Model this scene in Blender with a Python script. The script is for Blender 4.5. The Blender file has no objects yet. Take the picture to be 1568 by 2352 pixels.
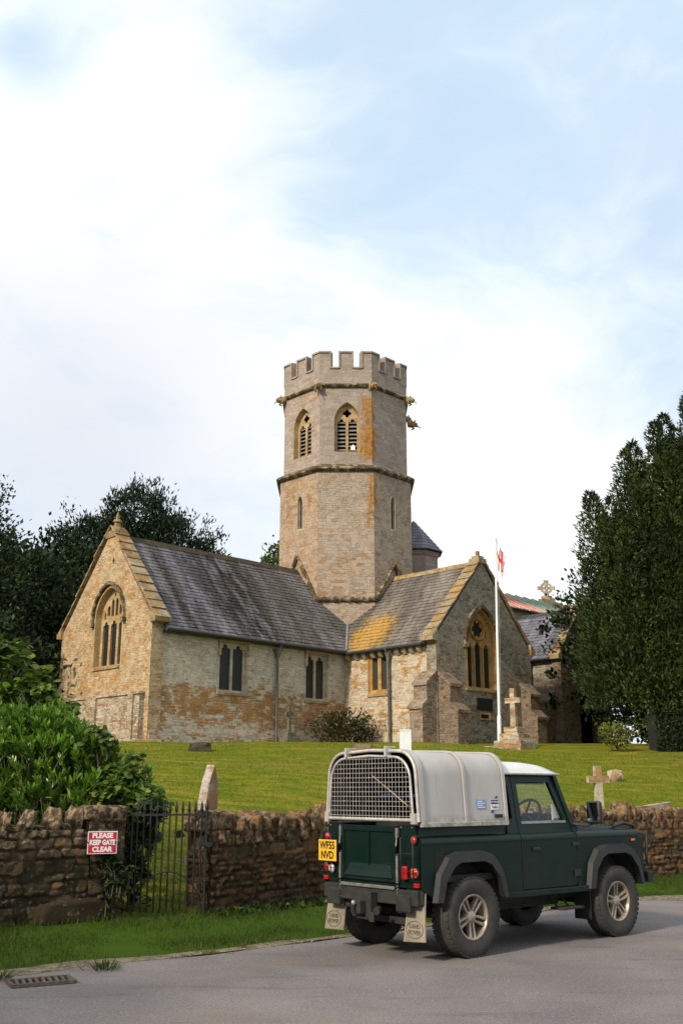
import bpy, bmesh, math, random
import numpy as np
from mathutils import Vector, Matrix, noise
from mathutils.geometry import tessellate_polygon
random.seed(7); rng = np.random.default_rng(7)
S = bpy.context.scene; COL = S.collection
R = math.radians

# ------------------------------------------------------------------ camera
cam = bpy.data.objects.new("camera", bpy.data.cameras.new("camera")); COL.objects.link(cam)
cam.location = (0, 0, 1.55); cam.rotation_euler = (R(90) + math.atan(644/2350), 0, 0)
cam.data.sensor_fit = 'HORIZONTAL'; cam.data.sensor_width = 24; cam.data.lens = 35.97
cam.data.clip_end = 3000; S.camera = cam
S.view_settings.view_transform = 'Standard'; S.view_settings.look = 'None'
S.view_settings.exposure = 0.14; S.view_settings.gamma = 1

# ------------------------------------------------------------------ node helper
class G:
    def __init__(s, nt):
        s.t = nt; s.L = nt.links
    def n(s, ty, **k):
        nd = s.t.nodes.new(ty)
        for a, b in k.items(): setattr(nd, a, b)
        return nd
    def put(s, sock, v):
        if v is None: return
        if hasattr(v, 'is_output'): s.L.new(v, sock)
        else:
            if isinstance(v, (tuple, list)) and len(v) == 3 and len(sock.default_value) == 4: v = (*v, 1)
            sock.default_value = v
    def m(s, op, a, b=0.0, c=None, clamp=False):
        nd = s.n('ShaderNodeMath', operation=op, use_clamp=clamp)
        s.put(nd.inputs[0], a); s.put(nd.inputs[1], b)
        if c is not None: s.put(nd.inputs[2], c)
        return nd.outputs[0]
    def vm(s, op, a, b=(0,0,0)):
        nd = s.n('ShaderNodeVectorMath', operation=op)
        s.put(nd.inputs[0], a); s.put(nd.inputs[1], b)
        return nd.outputs['Value'] if op in ('DISTANCE','LENGTH','DOT_PRODUCT') else nd.outputs[0]
    def noise(s, vec, sc, det=4, ro=.55, dist=0, col=False):
        nd = s.n('ShaderNodeTexNoise'); s.put(nd.inputs['Vector'], vec)
        nd.inputs['Scale'].default_value = sc; nd.inputs['Detail'].default_value = det
        nd.inputs['Roughness'].default_value = ro; nd.inputs['Distortion'].default_value = dist
        return nd.outputs[1 if col else 0]
    def vor(s, vec, sc=1, feat='F1', rand=1):
        nd = s.n('ShaderNodeTexVoronoi', feature=feat); s.put(nd.inputs['Vector'], vec)
        nd.inputs['Scale'].default_value = sc; nd.inputs['Randomness'].default_value = rand
        return nd
    def mapp(s, vec, sc=(1,1,1), loc=(0,0,0), rot=(0,0,0)):
        nd = s.n('ShaderNodeMapping'); s.put(nd.inputs[0], vec)
        nd.inputs['Scale'].default_value = sc; nd.inputs['Location'].default_value = loc
        nd.inputs['Rotation'].default_value = rot
        return nd.outputs[0]
    def mix(s, f, a, b, blend='MIX'):
        nd = s.n('ShaderNodeMix', data_type='RGBA', blend_type=blend)
        s.put(nd.inputs[0], f); s.put(nd.inputs[6], a); s.put(nd.inputs[7], b)
        return nd.outputs[2]
    def ss(s, x, a, b):   # smooth ramp a..b -> 0..1
        nd = s.n('ShaderNodeMapRange', interpolation_type='SMOOTHSTEP')
        s.put(nd.inputs[0], x); nd.inputs[1].default_value = a; nd.inputs[2].default_value = b
        return nd.outputs[0]
    def uv(s): return s.n('ShaderNodeTexCoord').outputs['UV']
    def ob(s): return s.n('ShaderNodeTexCoord').outputs['Object']
    def pos(s): return s.n('ShaderNodeNewGeometry').outputs['Position']
    def sep(s, v):
        nd = s.n('ShaderNodeSeparateXYZ'); s.put(nd.inputs[0], v); return nd.outputs
    def comb(s, x, y, z=0.0):
        nd = s.n('ShaderNodeCombineXYZ')
        for i, v in enumerate((x, y, z)): s.put(nd.inputs[i], v)
        return nd.outputs[0]
    def attr(s):
        nd = s.n('ShaderNodeAttribute', attribute_name='rnd'); 
        c = s.n('ShaderNodeSeparateColor'); s.L.new(nd.outputs['Color'], c.inputs[0]); return c.outputs
    def bump(s, h, st=.5, d=.02):
        nd = s.n('ShaderNodeBump'); nd.inputs['Strength'].default_value = st; nd.inputs['Distance'].default_value = d
        s.put(nd.inputs['Height'], h); return nd.outputs[0]

def newmat(name):
    m = bpy.data.materials.new(name); m.use_nodes = True
    g = G(m.node_tree); b = m.node_tree.nodes['Principled BSDF']
    return m, g, b
def pbr(name, col, rough=.6, metal=0, var=0, vscale=8, bump=0, bscale=60, spec=.5, coat=0, emit=0):
    m, g, b = newmat(name); b.inputs['Roughness'].default_value = rough; b.inputs['Metallic'].default_value = metal
    b.inputs['Specular IOR Level'].default_value = spec; b.inputs['Coat Weight'].default_value = coat
    o = g.ob()
    if var:
        f = g.noise(o, vscale, 5, .65)
        g.put(b.inputs['Base Color'], g.mix(g.ss(f, .3, .7), tuple(c*(1-var) for c in col), tuple(min(1, c*(1+var*.7)) for c in col)))
    else: g.put(b.inputs['Base Color'], col)
    if bump: g.put(b.inputs['Normal'], g.bump(g.noise(o, bscale, 4), bump, .01))
    return m

# ------------------------------------------------------------------ sky + sun
SUN_DIR = Vector((-.62, -.72, .62)).normalized()      # towards the sun
W = bpy.data.worlds.new("World"); S.world = W; W.use_nodes = True
g = G(W.node_tree)
sky = g.n('ShaderNodeTexSky', sky_type='NISHITA'); sky.sun_disc = False
sky.sun_elevation = math.asin(SUN_DIR.z); sky.sun_rotation = math.atan2(SUN_DIR.x, SUN_DIR.y); sky.altitude = 50
sky.air_density = 1.0; sky.dust_density = 1.5
bg = W.node_tree.nodes['Background']
skyc = g.mix(1.0, sky.outputs[0], (1, 1, 1), 'MULTIPLY')
gen = g.n('ShaderNodeTexCoord').outputs['Generated']
z = g.m('MAXIMUM', g.sep(gen)[2], .02)
pl = g.vm('SCALE', gen); pl.node.inputs['Scale'].default_value = 1; g.put(pl.node.inputs['Scale'], g.m('DIVIDE', 1.0, g.m('ADD', z, .35)))
warp = g.noise(pl, 1.6, 4, .55, col=True)
pw = g.vm('ADD', pl, g.vm('MULTIPLY', g.vm('SUBTRACT', warp, (.5,.5,.5)), (.9,.9,.9)))
n1 = g.noise(pw, 2.6, 9, .56); n2 = g.noise(g.vm('ADD', pw, (7,3,1)), 6.5, 8, .6)
def sdir(u, v):
    th = math.atan(644/2350); c, s = math.cos(th), math.sin(th); a=(1176-v)/2350
    return Vector(((u-784)/2350, c-a*s, s+a*c)).normalized()
dens = g.m('ADD', g.m('MULTIPLY', g.m('SUBTRACT', n1, .5), 2.6), g.m('MULTIPLY', g.m('SUBTRACT', n2, .5), 1.0))
# broad openings and thick banks of the cloud deck, as directions in the sky
for (u, v, r, amp) in [(1500,160,.20,-.40),(1150,30,.16,-.30),(1000,300,.10,-.12),(720,40,.13,-.35),(1400,560,.14,-.3),(60,140,.04,-.9),(215,410,.05,-.55),(1560,880,.08,-.5),
                       (880,640,.20,-.45),(230,680,.17,.7),(400,230,.09,.4),(40,300,.08,.8),(1250,720,.16,.6),(1180,1150,.17,.6),(620,900,.12,.3)]:
    d = sdir(u, v)
    q = g.m('DIVIDE', g.vm('DISTANCE', gen, tuple(d)), r)
    e = g.m('POWER', 2.718, g.m('MULTIPLY', g.m('MULTIPLY', q, q), -1.0))
    dens = g.m('MULTIPLY_ADD', e, amp, dens)
cov = g.ss(dens, -.95, .85)
q = g.m('DIVIDE', g.vm('DISTANCE', gen, tuple(sdir(150, 1030))), .2)
low = g.m('POWER', 2.718, g.m('MULTIPLY', g.m('MULTIPLY', q, q), -1.0))
grey = g.m('MULTIPLY', g.ss(g.noise(g.vm('ADD', pw, (2,9,4)), 2.2, 8, .6), .40, .68), g.m('SUBTRACT', 1.0, g.ss(dens, .0, .8)))
cl = g.mix(cov, (.61,.79,.96), (1.02,1.02,1.0))
cl = g.mix(g.m('MULTIPLY', grey, .34), cl, (.70,.74,.90))
cl = g.mix(g.m('MULTIPLY', low, .60), cl, (.56,.62,.75))
blue = g.mix(.12, cl, g.mix(1.0, sky.outputs[0], (.12,.12,.12), 'MULTIPLY'))
fin = g.mix(g.ss(cov, .0, .5), blue, cl)
g.put(bg.inputs[0], fin); bg.inputs[1].default_value = 1.0
sun = bpy.data.objects.new("sun", bpy.data.lights.new("sun", 'SUN')); COL.objects.link(sun)
sun.data.energy = 3.9; sun.data.angle = R(6); sun.data.color = (1, .89, .74)
sun.rotation_euler = (-SUN_DIR).to_track_quat('-Z', 'Y').to_euler()

# ------------------------------------------------------------------ mesh helpers
def tag(o, label=None, cat=None, group=None, kind=None):
    if label: o['label'] = label
    if cat: o['category'] = cat
    if group: o['group'] = group
    if kind: o['kind'] = kind
    return o
def empty(name, loc=(0,0,0), rz=0, **k):
    o = bpy.data.objects.new(name, None); COL.objects.link(o); o.location = loc; o.rotation_euler = (0,0,rz)
    o.empty_display_size = .2
    return tag(o, **k)
class MB:
    def __init__(s): s.v=[]; s.f=[]; s.c=[]; s.mi=[]; s.sm=[]; s.cur=0; s.M=None
    def add(s, vs, fs, c=None, smooth=False):
        o = len(s.v)
        for p in vs:
            p = Vector(p); s.v.append(s.M @ p if s.M else p)
        if c is None: c = random.random()
        for f in fs:
            s.f.append([i+o for i in f]); s.c.append(c); s.mi.append(s.cur); s.sm.append(smooth)
        return s
    def box(s, x0,x1,y0,y1,z0,z1, c=None):
        v=[(x0,y0,z0),(x1,y0,z0),(x1,y1,z0),(x0,y1,z0),(x0,y0,z1),(x1,y0,z1),(x1,y1,z1),(x0,y1,z1)]
        return s.add(v,[(0,3,2,1),(4,5,6,7),(0,1,5,4),(1,2,6,5),(2,3,7,6),(3,0,4,7)],c)
    def hexa(s, v, c=None):  # 8 pts bottom4 top4
        return s.add(v,[(0,3,2,1),(4,5,6,7),(0,1,5,4),(1,2,6,5),(2,3,7,6),(3,0,4,7)],c)
    def tube(s, pts, r, n=8, cap=True, c=None, closed=False):
        pts=[Vector(p) for p in pts]; rs = r if isinstance(r,(list,tuple)) else [r]*len(pts)
        vs=[]; fs=[]; up=None; N=len(pts)
        for i,p in enumerate(pts):
            if closed: d=(pts[(i+1)%N]-pts[i-1]).normalized()
            else: d=(pts[min(i+1,N-1)]-pts[max(i-1,0)]).normalized()
            if up is None: up = Vector((0,0,1)) if abs(d.z)<.9 else Vector((1,0,0))
            a=d.cross(up).normalized(); b=a.cross(d).normalized(); up=b
            for k in range(n):
                t=2*math.pi*(k+.5)/n; vs.append(p+(a*math.cos(t)+b*math.sin(t))*rs[i])
        for i in range(N if closed else N-1):
            j=(i+1)%N
            for k in range(n): fs.append((i*n+k,i*n+(k+1)%n,j*n+(k+1)%n,j*n+k))
        s.add(vs,fs,c,smooth=n>4)
        if cap and not closed: s.add(vs[:n],[tuple(range(n))],c); s.add(vs[-n:],[tuple(range(n-1,-1,-1))],c)
        return s
    def lathe(s, prof, n=24, axis='z', org=(0,0,0), c=None, smooth=True, closed=False):
        vs=[];fs=[];m=len(prof)
        for k in range(n):
            t=2*math.pi*k/n
            for r,h in prof:
                a,b=r*math.cos(t),r*math.sin(t)
                p={'z':(a,b,h),'y':(a,h,b),'x':(h,a,b)}[axis]; vs.append(Vector(p)+Vector(org))
        for k in range(n):
            for i in range(m if closed else m-1):
                j=(i+1)%m; kk=(k+1)%n
                q=(k*m+i,k*m+j,kk*m+j,kk*m+i); fs.append(q if axis!='y' else q[::-1])
        return s.add(vs,fs,c,smooth)
    def plate(s, fr, outer, holes=(), d=.1, front=0, back=True, c=None, edges=True, hole_edges=True):
        """fr(u,v,w)->3D, w = depth behind the front face; outline with holes, thickness d"""
        loops=[outer]+list(holes)
        tri=tessellate_polygon([[Vector((a,b,0)) for a,b in l] for l in loops])
        flat=[p for l in loops for p in l]
        def orient(t,flip):
            a,b,cc=[flat[i] for i in t]; ar=(b[0]-a[0])*(cc[1]-a[1])-(b[1]-a[1])*(cc[0]-a[0])
            t=tuple(t) if ar>0 else tuple(t)[::-1]
            return t[::-1] if flip else t
        s.add([fr(a,b,front) for a,b in flat],[orient(t,False) for t in tri],c)
        if back: s.add([fr(a,b,front+d) for a,b in flat],[orient(t,True) for t in tri],c)
        for li,l in enumerate(loops):
            if li==0 and not edges: continue
            if li>0 and not hole_edges: continue
            n=len(l); ar=sum(l[i][0]*l[(i+1)%n][1]-l[(i+1)%n][0]*l[i][1] for i in range(n))
            ccw = ar>0
            vs=[fr(a,b,front) for a,b in l]+[fr(a,b,front+d) for a,b in l]
            fs=[(i,i+n,(i+1)%n+n,(i+1)%n) for i in range(n)]
            if ccw == (li>0): fs=[f[::-1] for f in fs]
            s.add(vs,fs,c)
        return s
    def build(s, name, mats, parent=None, uv=True, bevel=0, uvn=None, **k):
        if not isinstance(mats,(list,tuple)): mats=[mats]
        me=bpy.data.meshes.new(name); me.from_pydata([tuple(p) for p in s.v],[],s.f)
        for m in mats: me.materials.append(m)
        me.polygons.foreach_set('material_index', s.mi); me.polygons.foreach_set('use_smooth', s.sm)
        ca=me.color_attributes.new('rnd','FLOAT_COLOR','CORNER')
        arr=[]
        for f,c in zip(s.f,s.c):
            cc = c if isinstance(c,tuple) else (c,(c*7.31)%1,(c*13.7)%1)
            arr.extend((*cc,1.0)*len(f))
        ca.data.foreach_set('color',arr)
        if uv:
            ul=me.uv_layers.new(name='UV'); ua=[]
            for pol in me.polygons:
                n=pol.normal if uvn is None else uvn
                if abs(n.z)>.96: t=Vector((1,0,0)); b=Vector((0,1,0))
                else: t=Vector((0,0,1)).cross(n).normalized(); b=n.cross(t)
                off = 3.7*round(math.atan2(n.y,n.x)*4/math.pi) if abs(n.z)<.5 else 0
                for vi in pol.vertices:
                    p=me.vertices[vi].co; ua.extend((p.dot(t)+off,p.dot(b)))
            ul.data.foreach_set('uv',ua)
        o=bpy.data.objects.new(name,me); COL.objects.link(o)
        if parent: o.parent=parent
        if bevel:
            bm=o.modifiers.new('bevel','BEVEL'); bm.width=bevel; bm.segments=2; bm.limit_method='ANGLE'; bm.angle_limit=R(40)
        return tag(o,**k)
def np_mesh(name, V, F, C, mat, parent=None, smooth=False, **k):
    """V (n,3), F (m,q) int, C (n,3) point colours"""
    me=bpy.data.meshes.new(name); n=len(V); m,q=F.shape
    me.vertices.add(n); me.vertices.foreach_set('co',np.ascontiguousarray(V,dtype=np.float32).ravel())
    me.loops.add(m*q); me.loops.foreach_set('vertex_index',F.astype(np.int32).ravel())
    me.polygons.add(m); me.polygons.foreach_set('loop_start',np.arange(0,m*q,q,dtype=np.int32))
    me.polygons.foreach_set('use_smooth',np.full(m,smooth))
    me.materials.append(mat); me.update(calc_edges=True)
    ca=me.color_attributes.new('rnd','FLOAT_COLOR','POINT')
    ca.data.foreach_set('color',np.hstack([C,np.ones((n,1))]).astype(np.float32).ravel())
    o=bpy.data.objects.new(name,me); COL.objects.link(o)
    if parent: o.parent=parent
    return tag(o,**k)
def text_mesh(body, size, depth=.002, bold=0.0, spacing=1.0):
    cu=bpy.data.curves.new('lettering','FONT'); cu.body=body; cu.size=size; cu.align_x='CENTER'; cu.align_y='CENTER'
    cu.extrude=depth; cu.offset=bold; cu.space_line=spacing; cu.resolution_u=3
    o=bpy.data.objects.new('tmp',cu); COL.objects.link(o)
    dg=bpy.context.evaluated_depsgraph_get(); me=bpy.data.meshes.new_from_object(o.evaluated_get(dg))
    bpy.data.objects.remove(o); return me
def text_obj(name, body, size, mat, M, parent, bold=0.0, depth=.002, spacing=1.0, sx=1.0):
    me=text_mesh(body,size,depth,bold,spacing); me.materials.clear(); me.materials.append(mat)
    me.transform(M @ Matrix.Diagonal((sx,1,1,1)))
    o=bpy.data.objects.new(name,me); COL.objects.link(o); o.parent=parent; return o

# outlines -----------------------------------------------------------------
def arch(cx, z0, zs, za, hw, n=8, cusp=0.0, ncusp=2):
    r=za-zs; hw_=hw; Rr=(hw*hw+r*r)/(2*hw)
    pts=[(cx-hw,z0),(cx+hw,z0)]
    right=[]
    tot=math.asin(min(1,r/Rr))
    if r<hw: tot=math.pi-2*math.atan2(hw,r) if False else math.asin(min(1,r/Rr))
    for i in range(n+1):
        t=tot*i/n; right.append((cx-(Rr-hw)+Rr*math.cos(t), zs+Rr*math.sin(t)))
    left=[(2*cx-x,z) for x,z in right][::-1]
    head=right+left[1:]
    if cusp:
        m=len(head); out=[]
        for i,(x,z) in enumerate(head):
            t=i/(m-1); k=1-cusp*sum(math.exp(-((t-c)/.055)**2) for c in ((.28,.72) if ncusp==2 else (.2,.5,.8)))
            out.append((cx+(x-cx)*k, zs+(z-zs)*k))
        head=out
    return pts+head
def foil(cx,cz,rad,n=6,m=48,deep=.3,rot=0):
    return [(cx+rad*(1-deep+deep*abs(math.cos(n/2*(2*math.pi*i/m)+rot)))*math.cos(2*math.pi*i/m), cz+rad*(1-deep+deep*abs(math.cos(n/2*(2*math.pi*i/m)+rot)))*math.sin(2*math.pi*i/m)) for i in range(m)]
def rect(a,b,c,d): return [(a,c),(b,c),(b,d),(a,d)]

# ------------------------------------------------------------------ materials
def stone(name, pale, orange, dark, mortar, su=3.4, sv=6.5, o_lo=.5, o_hi=.62, oz=None, d_amt=.35, mort=.35, bumpst=.6, lichen=.35, streak=None, warm=None):
    m,g,b=newmat(name); uv=g.uv()
    w=g.noise(uv,1.6,3,.5,col=True)
    uvw=g.vm('ADD',uv,g.vm('MULTIPLY',g.vm('SUBTRACT',w,(.5,.5,.5)),(.17,.13,0)))
    w2=g.noise(uv,9,2,.5,col=True)
    uvw=g.vm('ADD',uvw,g.vm('MULTIPLY',g.vm('SUBTRACT',w2,(.5,.5,.5)),(.07,.045,0)))
    def brick(vec,w,h,off):
        nd=g.n('ShaderNodeTexBrick'); g.put(nd.inputs['Vector'],vec); nd.offset=off; nd.offset_frequency=2; nd.squash=.62; nd.squash_frequency=3
        nd.inputs['Color1'].default_value=(0,0,0,1); nd.inputs['Color2'].default_value=(1,1,1,1); nd.inputs['Scale'].default_value=1
        nd.inputs['Mortar Size'].default_value=.011; nd.inputs['Mortar Smooth'].default_value=.6
        nd.inputs['Brick Width'].default_value=w; nd.inputs['Row Height'].default_value=h
        sp=g.n('ShaderNodeSeparateColor'); g.L.new(nd.outputs[0],sp.inputs[0]); return sp.outputs[0],nd.outputs[1]
    r1,m1=brick(uvw,1.15/su,.86/sv,.43); r2,m2=brick(g.vm('ADD',uvw,(.13,.07,0)),.7/su,.58/sv,.37)
    pick=g.ss(g.noise(g.vm('ADD',uv,(4,4,0)),1.1,2),.47,.53)
    rr=g.m('ADD',g.m('MULTIPLY',r1,g.m('SUBTRACT',1.0,pick)),g.m('MULTIPLY',r2,pick))
    mo=g.m('ADD',g.m('MULTIPLY',m1,g.m('SUBTRACT',1.0,pick)),g.m('MULTIPLY',m2,pick))
    c=[rr,g.m('FRACT',g.m('MULTIPLY',rr,7.31)),g.m('FRACT',g.m('MULTIPLY',rr,17.7))]
    big=g.noise(uv,.55,4,.6)
    mid=g.noise(g.mapp(uv,(1,1.5,1)),1.9,5,.65)
    f=g.m('ADD',g.m('MULTIPLY',c[0],.34),g.m('MULTIPLY_ADD',mid,1.15,-.25))
    f=g.m('ADD',f,g.m('MULTIPLY',g.m('SUBTRACT',big,.5),.7))
    if oz:  # rust-coloured band of masonry between heights
        zc=g.sep(uv)[1]
        up=g.m('MULTIPLY',g.ss(zc,oz[0]-.35,oz[0]+.25),g.m('SUBTRACT',1.0,g.ss(zc,oz[1]-.35,oz[1]+.45)))
        f=g.m('ADD',f,g.m('MULTIPLY',up,oz[2]))
        if len(oz)>3: f=g.m('SUBTRACT',f,g.m('MULTIPLY',g.ss(zc,oz[1],oz[1]+.6),oz[3]))
    col=g.mix(g.m('MULTIPLY',c[1],.75),pale,tuple(x*.62 for x in pale))
    if warm: col=g.mix(g.ss(g.m('ADD',g.m('MULTIPLY',c[2],.5),g.m('MULTIPLY',mid,.5)),.4,.65),col,warm)
    col=g.mix(g.ss(f,o_lo,o_hi),col,g.mix(c[2],orange,tuple(x*.6 for x in orange)))
    dk=g.m('ADD',g.m('MULTIPLY',g.noise(g.mapp(uv,(1,.6,1)),3.1,6,.7),.7),g.m('MULTIPLY',c[1],.3))
    col=g.mix(g.m('MULTIPLY',g.ss(dk,.5,.68),d_amt),col,dark)
    edge=mo
    mn=g.ss(g.noise(uv,2.3,3),.40,.60)
    col=g.mix(g.m('MULTIPLY',g.m('MULTIPLY',edge,mort*1.6,clamp=True) if False else g.m('MULTIPLY',edge,min(1,mort*1.8)),mn),col,mortar)
    col=g.mix(g.m('MULTIPLY',g.m('MULTIPLY',edge,.75),g.m('SUBTRACT',1.0,mn)),col,tuple(x*.45 for x in dark))
    fine=g.noise(uv,38,5,.7)
    col=g.mix(g.m('MULTIPLY',g.ss(fine,.56,.7),lichen),col,tuple(min(.75,x*1.5+.06) for x in pale))
    col=g.mix(g.m('MULTIPLY',g.ss(g.noise(g.mapp(uv,(.8,1.4,1)),11,7,.8),.52,.66),.6),col,tuple(x*.4 for x in dark))
    if streak:
        for (px,py,rad,z0,z1,sc_) in streak:
            o=g.sep(g.ob())
            dx=g.m('SUBTRACT',o[0],px); dy=g.m('SUBTRACT',o[1],py)
            dd=g.m('SQRT',g.m('ADD',g.m('MULTIPLY',dx,dx),g.m('MULTIPLY',dy,dy)))
            nn=g.noise(g.mapp(g.ob(),(3,3,.8)),2.5,5,.7)
            a=g.m('SUBTRACT',1.0,g.ss(g.m('ADD',dd,g.m('MULTIPLY',g.m('SUBTRACT',nn,.5),1.9)),rad*.5,rad*1.1))
            a=g.m('MULTIPLY',a,g.m('MULTIPLY',g.ss(o[2],z0-.2,z0+.2),g.m('SUBTRACT',1.0,g.ss(o[2],z1-.3,z1+.1))))
            a=g.m('MULTIPLY',a,g.ss(g.noise(g.mapp(g.ob(),(1,1,.5)),7,5,.75),.26,.46)); col=g.mix(g.m('MULTIPLY',a,.85),col,g.mix(g.ss(g.noise(g.ob(),6,5,.7),.4,.62),(.40,.17,.03),(.17,.10,.035)))
    g.put(b.inputs['Base Color'],col); b.inputs['Roughness'].default_value=.95; b.inputs['Specular IOR Level'].default_value=.08
    h=g.m('ADD',g.m('MULTIPLY',g.m('SUBTRACT',1.0,mo),1.0),g.m('MULTIPLY',fine,.9))
    h=g.m('ADD',h,g.m('MULTIPLY',c[2],.7))
    g.put(b.inputs['Normal'],g.bump(h,bumpst*.75,.022)); return m
PALE=(.50,.445,.34); ORG=(.42,.205,.055); DRK=(.17,.13,.085); MORT=(.50,.43,.31)
M={}
M['wall_cream']=stone('cream rubble masonry',(.57,.51,.42),(.44,.21,.06),(.27,.215,.14),(.55,.50,.40),su=3.0,sv=7,oz=(4.2,5.3,.22,.17),o_lo=.50,o_hi=.64,d_amt=.45,mort=.25,warm=(.52,.43,.30))
M['wall_gable']=stone('warm orange gable rubble',(.52,.40,.26),(.50,.25,.08),(.24,.15,.08),(.50,.40,.27),su=4.2,sv=9,o_lo=.44,o_hi=.66,d_amt=.6,mort=.25,warm=(.45,.33,.19))
M['wall_south']=stone('grey weathered rubble',(.34,.295,.225),(.33,.18,.07),(.12,.095,.065),(.36,.32,.25),su=3.4,sv=6.5,o_lo=.56,o_hi=.72,d_amt=.75,oz=(3.2,6.8,.06,.12))
M['wall_transept']=stone('honey coursed masonry',(.58,.50,.375),(.50,.26,.075),(.30,.22,.13),(.52,.43,.30),su=4.2,sv=8.5,o_lo=.49,o_hi=.66,d_amt=.2,mort=.35)
M['tower_low']=stone('tower rubble',(.41,.335,.275),(.42,.235,.10),(.19,.14,.09),(.40,.34,.27),su=3.0,sv=5.6,o_lo=.60,o_hi=.80,d_amt=.45,oz=(10,12.2,.08,.05),streak=[(3.16,-1.40,.24,14.6,16.3,1),(3.1,-1.5,.13,13.6,15,1)],warm=(.40,.30,.20))
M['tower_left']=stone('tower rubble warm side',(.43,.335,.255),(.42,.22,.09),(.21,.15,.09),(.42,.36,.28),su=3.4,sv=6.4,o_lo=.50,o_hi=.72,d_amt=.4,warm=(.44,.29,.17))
M['tower_up']=stone('tower ashlar',(.37,.30,.25),(.38,.23,.11),(.24,.195,.15),(.33,.28,.22),su=1.5,sv=3.4,o_lo=.66,o_hi=.9,d_amt=.25,mort=.25,bumpst=.3,streak=[(3.0,-1.42,.40,16.9,20.3,1),(2.98,-1.45,.62,17.2,18.6,1)])
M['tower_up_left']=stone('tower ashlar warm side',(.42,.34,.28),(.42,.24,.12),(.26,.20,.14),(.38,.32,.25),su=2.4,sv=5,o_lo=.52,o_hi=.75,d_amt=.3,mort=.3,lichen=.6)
M['dress']=stone('pale dressed stone',(.50,.43,.32),(.45,.27,.10),(.28,.22,.14),(.42,.36,.27),su=1.2,sv=2.2,o_lo=.55,o_hi=.8,d_amt=.3,mort=.2,bumpst=.25)
M['ham']=stone('golden dressed stone',(.48,.30,.12),(.46,.22,.05),(.24,.15,.07),(.40,.27,.13),su=1.2,sv=2.4,o_lo=.4,o_hi=.7,d_amt=.35,mort=.2,bumpst=.25,lichen=.2)
M['coping']=stone('lichened coping stone',(.36,.285,.18),(.42,.23,.07),(.14,.11,.06),(.2,.15,.09),su=1.6,sv=2,o_lo=.46,o_hi=.62,d_amt=.6,mort=.3,lichen=.7)
M['goldpale']=stone('pale golden tracery stone',(.46,.33,.18),(.45,.25,.08),(.25,.18,.1),(.4,.3,.18),su=1.2,sv=2.2,o_lo=.45,o_hi=.7,d_amt=.3,mort=.1,bumpst=.2)
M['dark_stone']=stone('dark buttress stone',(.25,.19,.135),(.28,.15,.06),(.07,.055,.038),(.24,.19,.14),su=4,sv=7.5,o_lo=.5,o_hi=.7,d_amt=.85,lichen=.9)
M['moss']=pbr('mossy string course',(.050,.038,.018),.95,var=.6,vscale=5,bump=.8,bscale=14)
def moss_stone():
    m,g,b=newmat('string course stone'); o=g.ob(); n=g.noise(o,3.2,6,.7)
    c=g.mix(g.ss(n,.38,.52),(.30,.24,.16),(.060,.042,.016)); c=g.mix(g.ss(g.noise(o,14,4,.7),.58,.68),c,(.36,.17,.04))
    g.put(b.inputs['Base Color'],c); b.inputs['Roughness'].default_value=.95; g.put(b.inputs['Normal'],g.bump(g.noise(o,12,5,.7),.8,.05)); return m
M['string']=moss_stone()
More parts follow.
